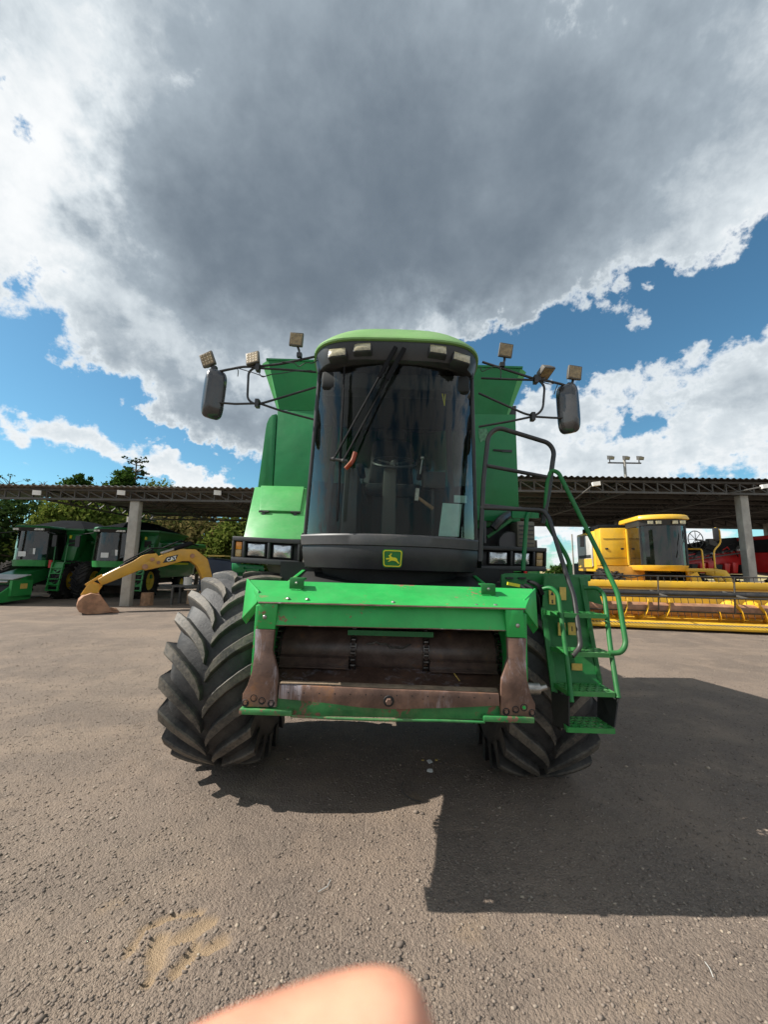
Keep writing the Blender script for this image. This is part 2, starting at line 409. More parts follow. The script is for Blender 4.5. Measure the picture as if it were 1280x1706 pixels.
m_egreen = mat('emblem_green', (0.012, 0.16, 0.03), 0.35)
m_eyel = mat('emblem_yellow', (0.72, 0.62, 0.02), 0.4)
m_wind = glass_mat('windscreen_glass', (0.74, 0.79, 0.74), k=1.6, film=0.0, wave=0.0010, ior=1.20, edge=0.8)
m_shell = mat('mirror_shell', (0.03,0.03,0.032), 0.22, vary=0.1, dust=0.12, coat=0.4)
m_side = glass_mat('side_glass', (0.62, 0.68, 0.64))
m_wiper = mat('wiper_black', (0.008,0.008,0.009), 0.7, spec=0.15)
m_dkg = glass_mat('dark_cab_glass', (0.20, 0.23, 0.20))

def tyre_material():
    m = bpy.data.materials.new('tyre_rubber'); m.use_nodes = True; t = NT(m.node_tree)
    p = t.n('ShaderNodeBsdfPrincipled'); o = t.n('ShaderNodeOutputMaterial'); t.l(p.outputs[0], o.inputs[0])
    tc = t.n('ShaderNodeTexCoord'); V = tc.outputs['Object']
    at_ = t.n('ShaderNodeAttribute', attribute_name='wear')     # 1 on the rubbed tops of the lugs
    n = t.noise(V, 6, 8, 0.65); n2 = t.noise(V, 45, 5, 0.7)
    carc = t.mix(t.ss(n, 0.3, 0.72), (0.013, 0.013, 0.014), (0.046, 0.044, 0.042))
    top = t.mix(t.ss(t.m('ADD', n, t.m('MULTIPLY', t.m('SUBTRACT', n2, 0.5), 0.6)), 0.3, 0.65), (0.036, 0.033, 0.031), (0.135, 0.115, 0.090))
    col = t.mix(at_.outputs['Fac'], carc, top)
    t.l(col, p.inputs['Base Color']); p.inputs['Roughness'].default_value = 0.62
    b = t.n('ShaderNodeBump'); b.inputs['Distance'].default_value = 1.0
    t.l(t.m('MULTIPLY', n2, 0.004), b.inputs['Height']); t.l(b.outputs[0], p.inputs['Normal'])
    return m
m_tyre = tyre_material()
m_rim = mat('yellow_rim', (0.62, 0.42, 0.02), 0.45, vary=0.15, dust=0.3)

def gravel_ground():
    m = bpy.data.materials.new('gravel_yard'); m.use_nodes = True; t = NT(m.node_tree)
    p = t.n('ShaderNodeBsdfPrincipled'); o = t.n('ShaderNodeOutputMaterial'); t.l(p.outputs[0], o.inputs[0])
    tc = t.n('ShaderNodeTexCoord'); V = tc.outputs['Object']
    big = t.noise(V, 0.35, 5, 0.6); mid = t.noise(V, 1.6, 7, 0.65); fine = t.noise(V, 38, 6, 0.75)
    vo = t.n('ShaderNodeTexVoronoi'); vo.inputs['Scale'].default_value = 75; t.l(V, vo.inputs['Vector'])
    vo2 = t.n('ShaderNodeTexVoronoi'); vo2.inputs['Scale'].default_value = 170; t.l(V, vo2.inputs['Vector'])
    sc = t.n('ShaderNodeSeparateColor'); t.l(vo.outputs['Color'], sc.inputs[0])
    sc2 = t.n('ShaderNodeSeparateColor'); t.l(vo2.outputs['Color'], sc2.inputs[0])
    mp = t.n('ShaderNodeMapping'); mp.inputs['Scale'].default_value = (0.30, 1.15, 1.0); t.l(V, mp.inputs['Vector'])
    band = t.noise(mp.outputs[0], 0.9, 6, 0.62, 0.4)            # drawn out along the way the machines drive
    soil = t.mix(t.ss(big, 0.38, 0.62), (0.125, 0.097, 0.080), (0.228, 0.174, 0.135))
    soil = t.mix(t.ss(band, 0.50, 0.66), soil, (0.272, 0.203, 0.148))
    soil = t.mix(t.m('MULTIPLY', t.ss(t.noise(V, 0.8, 5, 0.6, 0.5), 0.50, 0.64), 0.8), soil, (0.100, 0.080, 0.067))
    soil = t.mix(t.ss(mid, 0.42, 0.72), soil, (0.245, 0.186, 0.140))
    st = t.mix(sc.outputs[0], (0.095, 0.075, 0.062), (0.250, 0.200, 0.158))
    st2 = t.mix(sc2.outputs[1], (0.110, 0.086, 0.069), (0.255, 0.202, 0.158))
    col = t.mix(t.m('MULTIPLY', t.ss(t.m('ADD', mid, t.m('MULTIPLY', fine, 0.4)), 0.9, 0.5), 0.55), soil, st)
    col = t.mix(0.28, col, st2)
    col = t.mix(t.ss(fine, 0.62, 0.8), col, (0.32, 0.265, 0.215))
    # dry tan soil pressed out of a tyre cleat, and two smaller dry patches
    sp = t.n('ShaderNodeSeparateXYZ'); t.l(V, sp.inputs[0])
    at_ = t.n('ShaderNodeAttribute', attribute_name='dry')
    f = t.m('MULTIPLY', at_.outputs['Fac'], t.ss(t.m('ADD', fine, t.m('MULTIPLY', mid, 0.5)), 0.45, 0.78))
    col = t.mix(t.m('MULTIPLY', at_.outputs['Fac'], 0.72), col, t.mix(fine, (0.24, 0.165, 0.095), (0.36, 0.255, 0.150)))
    t.l(col, p.inputs['Base Color']); p.inputs['Roughness'].default_value = 0.9; p.inputs['Specular IOR Level'].default_value = 0.25
    b = t.n('ShaderNodeBump'); b.inputs['Distance'].default_value = 1.0
    inv = t.m('SUBTRACT', 1.0, at_.outputs['Fac'])
    h = t.m('ADD', t.m('MULTIPLY', t.m('MULTIPLY', vo.outputs['Distance'], -0.006), inv), t.m('MULTIPLY', vo2.outputs['Distance'], -0.004))
    h = t.m('ADD', h, t.m('MULTIPLY', fine, 0.008))
    t.l(h, b.inputs['Height']); t.l(b.outputs[0], p.inputs['Normal'])
    return m
m_ground = gravel_ground()
def stone_material():
    m = bpy.data.materials.new('gravel_stone'); m.use_nodes = True; t = NT(m.node_tree)
    p = t.n('ShaderNodeBsdfPrincipled'); o = t.n('ShaderNodeOutputMaterial'); t.l(p.outputs[0], o.inputs[0])
    g = t.n('ShaderNodeNewGeometry'); rp = t.n('ShaderNodeValToRGB'); t.l(g.outputs['Random Per Island'], rp.inputs[0])
    e = rp.color_ramp.elements; e[0].color = (0.105,0.084,0.070,1); e[1].color = (0.34,0.275,0.205,1); e[1].position = 1.0
    for pz, c in ((0.4, (0.165,0.130,0.104,1)), (0.8, (0.215,0.172,0.138,1)), (0.97, (0.27,0.22,0.175,1))):
        k = rp.color_ramp.elements.new(pz); k.color = c
    t.l(rp.outputs[0], p.inputs['Base Color']); p.inputs['Roughness'].default_value = 0.85; p.inputs['Specular IOR Level'].default_value = 0.3
    return m
m_stone = stone_material()
m_conc = mat('concrete', (0.36, 0.34, 0.30), 0.85, vary=0.18, vscale=2.5, dust=0.4, bump=0.004, bscale=30)
m_steel = mat('shed_steel', (0.085, 0.080, 0.072), 0.6, vary=0.2, rust=0.15)
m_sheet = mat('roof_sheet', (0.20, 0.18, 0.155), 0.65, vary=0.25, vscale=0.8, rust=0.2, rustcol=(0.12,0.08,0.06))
m_trunk = mat('bark', (0.12, 0.09, 0.065), 0.9, vary=0.3, bump=0.02, bscale=14)
m_bgtyre = mat('parked_tyre', (0.020,0.020,0.021), 0.9, vary=0.4, dust=0.2, spec=0.03)
m_yel = mat('yellow_paint', (0.72, 0.42, 0.02), 0.40, vary=0.14, vscale=1.5, dust=0.42, dustcol=(0.42,0.32,0.16), rvary=0.15, coat=0.2)
m_cat = mat('digger_yellow', (0.52, 0.27, 0.022), 0.42, vary=0.12, dust=0.35, rust=0.16)
m_bucket = mat('bucket_steel', (0.32, 0.155, 0.085), 0.5, metal=0.1, vary=0.35, vscale=4, dust=0.4, dustcol=(0.38,0.28,0.18))
m_red = mat('red_paint', (0.52, 0.016, 0.016), 0.35, vary=0.12, dust=0.2)
m_tarp = mat('black_tarp', (0.012, 0.013, 0.015), 0.9, vary=0.25, spec=0.02)
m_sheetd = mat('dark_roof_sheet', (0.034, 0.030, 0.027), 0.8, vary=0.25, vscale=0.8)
m_blue = mat('navy_tarp', (0.016, 0.026, 0.05), 0.5, vary=0.2)
m_ltblue = mat('pale_blue_plastic', (0.22, 0.42, 0.62), 0.5)
m_wood = mat('wood', (0.26, 0.15, 0.085), 0.8, vary=0.3, vscale=8, bump=0.004, bscale=50)
m_skin = mat('skin', (0.68, 0.31, 0.20), 0.45, vary=0.20, vscale=70, bump=0.0004, bscale=1400)
m_skin.node_tree.nodes['Principled BSDF'].inputs['Subsurface Weight'].default_value = 0.25
m_skin.node_tree.nodes['Principled BSDF'].inputs['Subsurface Scale'].default_value = 0.006
m_field = mat('dry_field', (0.30, 0.24, 0.10), 0.9, vary=0.2, vscale=0.05)
m_greyp = mat('grey_panel', (0.42, 0.42, 0.40), 0.45, vary=0.15, dust=0.25)

# ------------------------------------------------------------------ ground
def gxy(px, py):
    u = (px - 640) / FPX; v = (853 - py) / FPX
    d = fwd + cam_r * u + cam_u * v
    t = -EYE.z / d.z
    return (d.x * t, d.y * t)
# lobes of the cleat print pressed into the yard (centre line points, half width in metres)
LOBES = [([(213,1592),(240,1550),(282,1528),(332,1522)], 0.017), ([(266,1565),(262,1608)], 0.036), ([(300,1566),(346,1540)], 0.034),
         ([(326,1580),(292,1622)], 0.026), ([(345,1583),(368,1572)], 0.028), ([(252,1632),(246,1640)], 0.02)]
def lobe_mask(x, y):
    f = np.zeros_like(x)
    for pts, w in LOBES:
        q = [gxy(*p) for p in pts]
        wob = 1 + 0.45*(vnoise(x*22, y*22, 5)-0.5)
        for (ax, ay), (bx, by) in zip(q[:-1], q[1:]):
            dx, dy = bx-ax, by-ay; L2 = dx*dx+dy*dy
            tt = np.clip(((x-ax)*dx+(y-ay)*dy)/L2, 0, 1)
            d = np.hypot(x-ax-tt*dx, y-ay-tt*dy)
            f = np.maximum(f, np.clip((w*1.25*wob-d)/(w*0.35), 0, 1))
    return f
def ground_z(x, y):
    z = 0.020*(vnoise(x*0.7+9, y*0.7, 1)-0.5) + 0.014*(vnoise(x*2.6, y*2.6+4, 2)-0.5) + 0.006*(vnoise(x*9, y*9, 3)-0.5) + 0.004*(vnoise(x*24, y*24, 4)-0.5)
    near = np.exp(-((np.hypot(x, y-3.6))/14)**2)
    far = 0.10*(vnoise(x*0.05+3, y*0.05, 6)-0.5)*(1-near)
    return z*(0.35+0.65*near) + far
def axis(lo, a, b, hi, st, g):
    mid = np.arange(a, b+1e-6, st); out = [mid]
    up = []; v, s = b, st
    while v < hi: s *= g; v += s; up.append(v)
    dn = []; v, s = a, st
    while v > lo: s *= g; v -= s; dn.append(v)
    return np.concatenate([np.array(dn[::-1]), mid, np.array(up)])
gx = axis(-1500, -3.2, 3.2, 1500, 0.02, 1.06); gy = axis(-400, 1.25, 5.0, 2500, 0.02, 1.05)
X, Y = np.meshgrid(gx, gy)
LM = lobe_mask(X, Y)
Z = ground_z(X, Y) - 0.016*LM
nx, ny = len(gx), len(gy)
me = bpy.data.meshes.new('ground')
me.vertices.add(nx*ny); me.vertices.foreach_set('co', np.stack([X, Y, Z], -1).ravel())
idx = np.arange(nx*ny).reshape(ny, nx)
quads = np.stack([idx[:-1,:-1], idx[:-1,1:], idx[1:,1:], idx[1:,:-1]], -1).reshape(-1, 4)
me.loops.add(quads.size); me.loops.foreach_set('vertex_index', quads.ravel())
me.polygons.add(len(quads)); me.polygons.foreach_set('loop_start', np.arange(0, quads.size, 4)); me.polygons.foreach_set('loop_total', np.full(len(quads), 4))
me.update(); me.polygons.foreach_set('use_smooth', [True]*len(quads))
dry = me.attributes.new('dry', 'FLOAT', 'POINT')
spots = np.zeros_like(X)
for (px, py, r) in ((1065,1672,0.05), (780,1545,0.10), (175,1512,0.05), (200,1508,0.03), (690,1330,0.06)):
    cx, cy = gxy(px, py); d = np.hypot(X-cx, Y-cy)
    spots = np.maximum(spots, 0.35*np.clip(1.3-d/r + 0.9*(vnoise(X*14, Y*14, 8)-0.5), 0, 1))
dry.data.foreach_set('value', np.maximum(LM, spots).ravel())
me.materials.append(m_ground)
ground = bpy.data.objects.new('ground', me); C.objects.link(ground); tag(ground, kind='structure')

# loose gravel: real stones, thinning out with distance
def gravel():
    rng = np.random.RandomState(3); n = 64000
    y = 1.15 + 8.5*rng.rand(n)**1.9; x = (rng.rand(n)*2-1)*(y*1.08+0.5)
    keep = (vnoise(x*1.3+7, y*1.3, 11) + 0.5*vnoise(x*4, y*4, 12) > 0.42) & (lobe_mask(x, y) < 0.2)
    keep |= rng.rand(n) < 0.25
    keep &= (lobe_mask(x, y) < 0.3)
    x, y = x[keep], y[keep]; n = len(x)
    r = 0.0026 + 0.0058*rng.rand(n)**3.0; big = rng.rand(n) < 0.010; r[big] *= 1.9
    ph = (1+5**0.5)/2
    ico = np.array([(-1,ph,0),(1,ph,0),(-1,-ph,0),(1,-ph,0),(0,-1,ph),(0,1,ph),(0,-1,-ph),(0,1,-ph),(ph,0,-1),(ph,0,1),(-ph,0,-1),(-ph,0,1)])/1.9
    F = np.array([(0,11,5),(0,5,1),(0,1,7),(0,7,10),(0,10,11),(1,5,9),(5,11,4),(11,10,2),(10,7,6),(7,1,8),(3,9,4),(3,4,2),(3,2,6),(3,6,8),(3,8,9),(4,9,5),(2,4,11),(6,2,10),(8,6,7),(9,8,1)])
    V = ico[None]*(0.60+0.80*rng.rand(n, 12, 1))
    V = V*np.stack([1+0.5*rng.rand(n), 1+0.2*rng.rand(n), 0.40+0.35*rng.rand(n)], -1)[:, None, :]
    a = rng.rand(n)*2*PI; ca, sa = np.cos(a)[:, None], np.sin(a)[:, None]
    VX = V[..., 0]*ca - V[..., 1]*sa; VY = V[..., 0]*sa + V[..., 1]*ca
    V = np.stack([VX, VY, V[..., 2]], -1)*r[:, None, None]
    V[..., 0] += x[:, None]; V[..., 1] += y[:, None]; V[..., 2] += (ground_z(x, y) + r*0.18)[:, None]
    FF = (F[None] + (np.arange(n)*12)[:, None, None]).reshape(-1, 3)
    me = bpy.data.meshes.new('gravel'); me.vertices.add(n*12); me.vertices.foreach_set('co', V.ravel())
    me.loops.add(FF.size); me.loops.foreach_set('vertex_index', FF.ravel())
    me.polygons.add(len(FF)); me.polygons.foreach_set('loop_start', np.arange(0, FF.size, 3)); me.polygons.foreach_set('loop_total', np.full(len(FF), 3))
    me.update(); me.materials.append(m_stone)
    o = bpy.data.objects.new('gravel', me); C.objects.link(o); tag(o, kind='stuff')
gravel()

# dry field behind the right hand shed
tag(MB().add([(10, 62, 0.10), (400, 62, 0.10), (700, 700, 0.10), (10, 700, 0.10)], [(0,1,2,3)]).build('field', m_field), kind='structure')

# ------------------------------------------------------------------ sheds
def corrugated(x0, x1, y0, y1, z0, z1, wave=0.24, amp=0.032, th=0.02):
    n = int((x1-x0)/wave*6); m = MB()
    for k, dz in ((0, 0), (1, -th)):
        m.grid(lambda u, v: (x0+(x1-x0)*u, y0+(y1-y0)*v, z0+(z1-z0)*v + amp*math.sin(2*PI*(x1-x0)*u/wave) + dz), n, 1)
    o = (n+1)*2
    for i in range(n): m.f.append((i+1, i, o+i, o+i+1)); m.f.append((n+1+i, n+2+i, o+n+2+i, o+n+1+i))
    return m
def truss_x(x0, x1, y, zt, zb, pitch=0.55, w=0.06):
    m = MB(); m.box(x0, x1, y-w, y+w, zt-0.09, zt); m.box(x0, x1, y-w, y+w, zb, zb+0.08)
    n = int((x1-x0)/pitch)
    for i in range(n):
        x = x0+i*pitch
        m.box(x-0.022, x+0.022, y-0.03, y+0.03, zb+0.08, zt-0.09)
        m.bar((x, y+0.002, zt-0.1), (x+pitch, y+0.002, zb+0.09), 0.035, 0.05, up=(0,1,0))
    return m
def truss_y(x, y0, y1, zt, zb, pitch=0.8):
    m = MB(); m.box(x-0.05, x+0.05, y0, y1, zt-0.08, zt); m.box(x-0.05, x+0.05, y0, y1, zb, zb+0.07)
    for i in range(int((y1-y0)/pitch)):
        y = y0+i*pitch
        m.bar((x, y, zt-0.08), (x, y+pitch/2, zb+0.07), 0.04, 0.05, up=(1,0,0)); m.bar((x, y+pitch/2, zb+0.07), (x, y+pitch, zt-0.08), 0.04, 0.05, up=(1,0,0))
    return m
def floodlight(parent, p, d=(0,-1,-0.3)):
    m = MB(); p = Vector(p); d = Vector(d).normalized()
    m.bar(p, p+d*0.10, 0.26, 0.18); m.bar(p-d*0.22, p, 0.05, 0.05)
    o = m.build('floodlight', m_white, parent); return o
def column(parent, x, y, z0, z1, w=0.36, d=0.26):
    m = MB().box(x-w/2, x+w/2, y-d/2, y+d/2, z0, z1)
    return m.build('column', m_conc, parent, bevel=0.015)
def shed_left():
    t = thing('machine_shed', 'open concrete column shed on the left sheltering green combines', 'shed', (0,0,0))
    ze = 4.55
    corrugated(-32, -2.6, 14.5, 17.2, ze, ze).build('roof', m_sheet, t)
    corrugated(-13.6, -2.6, 17.2, 22.6, ze+0.003, ze-0.05).build('roof', m_sheet, t)
    truss_x(-32, -2.6, 14.95, ze-0.05, ze-0.50).build('truss', m_steel, t)
    truss_x(-13.6, -2.6, 22.3, ze-0.10, ze-0.42, 0.9).build('truss', m_steel, t)
    for x in (-25.5, -17.7, -9.84, -3.2): column(t, x, 15.1, -0.1, ze-0.50)
    for x in (-14.3, -3.2): column(t, x, 21.6, -0.1, ze-0.3, 0.3, 0.3)
    for x in (-13.4, -9.84, -6.5, -3.2): truss_y(x, 15.1, 22.3, ze-0.06, ze-0.52).build('truss', m_steel, t)
    for y in (16.2, 17.4, 18.6, 19.8, 21.0): MB().box(-13.6, -2.6, y-0.03, y+0.03, ze-0.155, ze-0.06).build('purlin', m_steel, t)
    for px in (62, 202, 362): floodlight(t, at(px, 821, 14.7), (0.5,-1,-0.1))
    return t
shed_left()
def shed_right():
    t = thing('machine_shed', 'open shed on the right with a white column and dark roof underside', 'shed', (0,0,0))
    ze = 5.45
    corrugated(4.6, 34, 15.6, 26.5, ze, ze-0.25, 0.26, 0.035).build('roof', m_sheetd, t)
    truss_x(4.6, 34, 15.95, ze-0.06, ze-0.62, 0.58).build('truss', m_steel, t)
    truss_x(4.6, 34, 26.2, ze-0.32, ze-0.85, 0.9).build('truss', m_steel, t)
    MB().box(4.6, 34, 26.28, 26.34, ze-0.95, ze-0.28).build('fascia_board', m_sheet, t)
    for x in (5.1, 15.25, 25.4): column(t, x, 16.15, -0.1, ze-0.63, 0.34, 0.3); column(t, x+0.6, 25.9, -0.1, ze-0.6, 0.3, 0.3)
    for x in (5.1, 10.2, 15.25, 20.3, 25.4): truss_y(x, 16.1, 26.0, ze-0.08, ze-0.62).build('truss', m_steel, t)
    for y in (17.4, 18.8, 20.2, 21.6, 23.0, 24.4): MB().box(4.6, 34, y-0.035, y+0.035, ze-0.30, ze-0.10).build('purlin', m_steel, t)
    # lamp arms reaching out under the eave
    for (a, b) in (((950, 838), (990, 807)), ((1205, 824), (1272, 811))):
        p0, p1 = at(*a, 16.0), at(*b, 15.3)
        f = MB().tube([p0, p1], 0.03, 6).build('lamp_arm', m_steel, t)
        MB().bar(p1-Vector((0.06,0,0)), p1+Vector((0.22,-0.05,0.03)), 0.16, 0.16).build('floodlight', m_white, f)
    return t
shed_right()
tag(MB().box(-40, -13.9, 21.3, 21.5, -0.1, 1.2).build('low_wall', mat('old_wall', (0.13,0.105,0.09), 0.9, vary=0.3, dust=0.2), bevel=0.01), 'low weathered brown wall at the far left edge behind the pickup header', 'wall')

# ------------------------------------------------------------------ trees
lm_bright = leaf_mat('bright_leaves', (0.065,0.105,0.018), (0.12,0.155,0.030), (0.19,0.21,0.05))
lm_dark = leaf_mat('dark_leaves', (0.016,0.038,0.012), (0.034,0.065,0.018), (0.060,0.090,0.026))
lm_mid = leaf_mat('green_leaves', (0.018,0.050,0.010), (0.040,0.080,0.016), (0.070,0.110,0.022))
lm_dry = leaf_mat('mixed_leaves', (0.06,0.07,0.02), (0.13,0.11,0.04), (0.22,0.17,0.07))
def leaves(blobs, n, size, seed, clump=0.35):
    rng = np.random.RandomState(seed)
    vol = np.array([b[3]*b[4]*b[5] for b in blobs])**0.75; cnt = (n*vol/vol.sum()).astype(int)
    P = []
    for b, k in zip(blobs, cnt):
        nc = max(6, k//28); d = rng.normal(size=(nc, 3)); d /= np.linalg.norm(d, axis=1)[:, None]
        rad = 0.55+0.5*rng.rand(nc)**0.7
        cc = np.array(b[:3]) + d*rad[:, None]*np.array(b[3:])
        which = rng.randint(nc, size=k)
        P.append(cc[which] + rng.normal(size=(k, 3))*clump*min(b[3:])*np.array([1,1,0.7])*0.6)
    P = np.concatenate(P); k = len(P)
    a = rng.normal(size=(k, 3)); a /= np.linalg.norm(a, axis=1)[:, None]
    b = np.cross(a, rng.normal(size=(k, 3))); b /= np.linalg.norm(b, axis=1)[:, None]
    s = size*(0.5+rng.rand(k))[:, None]
    V = np.stack([P-a*s, P-b*s*0.5+a*s*0.1, P+a*s, P+b*s*0.5-a*s*0.1], 1).reshape(-1, 3)
    me = bpy.data.meshes.new('crown'); me.vertices.add(k*4); me.vertices.foreach_set('co', V.ravel())
    me.loops.add(k*4); me.loops.foreach_set('vertex_index', np.arange(k*4)); me.polygons.add(k)
    me.polygons.foreach_set('loop_start', np.arange(0, k*4, 4)); me.polygons.foreach_set('loop_total', np.full(k, 4)); me.update()
    return me
def tree(name, label, x, y, blobs, n, size, lm, seed, trunk_r=0.16, group=None, spread=0.35):
    t = thing(name, label, 'tree', (x, y, 0), 0, group); rng = random.Random(seed)
    top = max(b[2] for b in blobs); base = min(b[2]-b[5] for b in blobs)
    m = MB(); m.tube([(0,0,-0.2), (0.05,0,base*0.6), (-0.05,0.08,(base+top)/2), (0,0,top)], [trunk_r, trunk_r*0.85, trunk_r*0.6, trunk_r*0.15], 8)
    for b in blobs:
        for _ in range(3):
            e = Vector((b[0]+rng.uniform(-.7,.7)*b[3], b[1]+rng.uniform(-.7,.7)*b[4], b[2]+rng.uniform(-.4,.7)*b[5]))
            z0 = min(e.z*0.75, (base+top)/2)
            m.tube([(0,0,z0), (e.x*0.5, e.y*0.5, z0*0.4+e.z*0.6), e], [trunk_r*0.4, trunk_r*0.25, trunk_r*0.06], 5)
    m.build('trunk', m_trunk, t, smooth=60)
    me = leaves(blobs, n, size, seed, spread); me.materials.append(lm)
    o = bpy.data.objects.new('crown', me); C.objects.link(o); o.parent = t
    return t
tree('broadleaf_tree', 'bright yellow green tree spreading behind the black covered combine at far left', -20.6, 26.0,
     [(0,0,4.6,2.3,1.8,1.5), (-1.6,0,3.6,1.6,1.5,1.3), (1.5,0.3,3.9,1.5,1.4,1.3), (0.4,-.2,5.6,1.3,1.2,.8), (-2.6,0,2.6,1.2,1.2,1.2)], 9000, 0.15, lm_bright, 11)
tree('broadleaf_tree', 'dark tree under the far left end of the left shed roof', -25.6, 27.5,
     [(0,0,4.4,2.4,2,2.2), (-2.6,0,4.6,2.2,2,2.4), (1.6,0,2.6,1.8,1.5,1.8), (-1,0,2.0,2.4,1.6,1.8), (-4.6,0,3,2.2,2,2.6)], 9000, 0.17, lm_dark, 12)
tree('conifer_tree', 'tall dark conifer with a ragged top rising above the left shed roof', -24.6, 35.5,
     [(0,0,7.4,1.45,1.3,2.2), (0.1,0,9.3,0.95,0.9,1.0), (0,0,8.4,1.25,1.1,0.9), (0.05,0,10.1,0.45,0.5,0.6), (-.1,0,4.5,2.0,1.6,2.0)], 13000, 0.15, lm_mid, 13, 0.2)
def ragged_top():
    t = thing('conifer_tree', 'bare ragged dark branches sticking out above the ivy covered conifer', 'tree', (-24.3, 36.6, 0))
    rng = random.Random(4); m = MB(); m.tube([(0,0,-.2),(0,0,8),(0.05,0,11.6)], [0.2, 0.14, 0.04], 6)
    bl = []
    for i in range(26):
        z = rng.uniform(9.8, 11.6); a = rng.uniform(0, 2*PI); L = rng.uniform(0.5, 1.25)
        e = (L*math.cos(a), L*math.sin(a), z+rng.uniform(-.1,.35)); m.tube([(0,0,z-0.1), e], [0.05, 0.015], 5)
        bl.append((e[0]*0.85, e[1]*0.85, e[2], 0.26, 0.26, 0.10))
    m.build('trunk', m_trunk, t)
    me = leaves(bl, 1500, 0.09, 5, 0.5); me.materials.append(lm_dark); o = bpy.data.objects.new('crown', me); C.objects.link(o); o.parent = t
ragged_top()
tree('broadleaf_tree', 'small round green treetop above the roof left of the conifer', -28.6, 35.0,
     [(0,0,8.0,1.5,1.3,1.2), (0.3,0,9.2,0.8,0.8,0.6), (1.7,0,7.8,0.9,0.9,.8), (0,0,5.2,2,1.6,2)], 7500, 0.15, lm_mid, 14)
tree('broadleaf_tree', 'low spreading green treetop above the roof right of the conifer', -21.4, 36.0,
     [(0,0,8.0,1.6,1.3,1.2), (1.6,0,7.8,1.3,1.1,.9), (-1.2,0,7.7,1.2,1,1.0), (0.5,0,5.3,2.6,1.6,2)], 9000, 0.15, lm_bright, 15)
tree('broadleaf_tree', 'dense green tree behind the left shed right of its column', -13.2, 27.5,
     [(0,0,3.2,2.0,1.5,1.9), (2.0,0,3.4,1.6,1.4,1.6), (-2.2,0,3,1.8,1.4,2.0)], 7000, 0.15, lm_dry, 16)
tree('broadleaf_tree', 'green leafy tree seen between the left shed and the large combine', -9.6, 26.0,
     [(0,0,3.0,1.7,1.4,1.9), (1.5,0,2.6,1.4,1.2,1.7), (-1.2,0,2.2,1.4,1.2,1.7), (0.4,0,4.6,1.3,1.1,.7)], 7000, 0.14, lm_bright, 17)
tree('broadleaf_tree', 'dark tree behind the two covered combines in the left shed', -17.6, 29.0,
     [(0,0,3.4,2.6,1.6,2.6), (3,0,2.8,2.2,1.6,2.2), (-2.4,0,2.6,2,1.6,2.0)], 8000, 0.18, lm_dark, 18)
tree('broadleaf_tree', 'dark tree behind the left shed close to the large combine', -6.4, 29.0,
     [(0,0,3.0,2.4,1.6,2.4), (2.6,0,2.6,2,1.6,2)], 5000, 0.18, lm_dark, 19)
tree('broadleaf_tree', 'large dense tree added out of view to shade the far left end of the yard', -29.0, 19.6,
     [(0,0,6.8,3.4,3.6,3.0), (0.6,-2.6,5.6,2.6,2.6,2.4), (0.4,2.8,6.2,2.6,2.6,2.6), (-1.5,0,9.2,2.4,2.4,1.6)], 12000, 0.3, lm_dark, 23, 0.3)  # unseen tree put in to keep the sun off the leftmost covered combine
for i, (x, w) in enumerate(((-46, 7), (-34, 6))):
    tree('hedge_bush', ['low dark hedge at the far left edge beyond the low wall', 'low dark hedge behind the leftmost covered combine'][i], x, 34, [(0,0,1.5,w,1.5,1.8), (w*.5,0,2.2,w*.5,1.4,1.4), (-w*.5,0,2.0,w*.5,1.4,1.4)], 6000, 0.22, lm_dark, 50+i)
def bare(x, y, z, seed, label, s=1.0):
    t = thing('bare_tree', label, 'tree', (x, y, 0)); rng = random.Random(seed); m = MB()
    m.tube([(0,0,-.2),(0.1,0,z*0.7),(0,0,z)], [0.14,0.08,0.02], 6); bl = []
    for i in range(22):
        z0 = z*rng.uniform(0.72, 0.97); a = rng.uniform(0, 2*PI); L = rng.uniform(.5, 1.5)*s
        e = Vector((L*math.cos(a), L*math.sin(a), z0+rng.uniform(.2,.9)*s)); m.tube([(0,0,z0), e*0.5+Vector((0,0,z0*0.5+.1)), e], [0.035,0.02,0.008], 4)
        bl.append((e.x, e.y, e.z, .3*s, .3*s, .14*s))
    m.build('trunk', m_trunk, t)
    if s > 0.7:
        me = leaves(bl, 500, 0.08, seed, 0.6); me.materials.append(lm_dark); o = bpy.data.objects.new('crown', me); C.objects.link(o); o.parent = t
bare(-35.8, 36, 9.6, 21, 'thin sparse tree poking above the roof at the far left edge')
bare(-32.5, 36, 9.2, 22, 'bare leafless twig above the roof near the left edge', 0.5)
for i, (x, y, w, h) in enumerate(((34, 72, 5, 2.4), (41, 76, 6, 3.0), (26, 78, 6, 2.2))):
    tree('broadleaf_tree', ['far dark tree at the field edge seen behind the green handrails', 'farther tree at the field edge left of the yellow combine', 'low far tree by the field behind the ladder'][i], x, y,
         [(0,0,h*0.6,w*0.5,1.5,h*0.5), (w*0.4,0,h*0.5,w*0.4,1.4,h*0.45), (-w*0.4,0,h*0.45,w*0.4,1.4,h*0.4)], 2200, 0.26, lm_mid, 30+i)

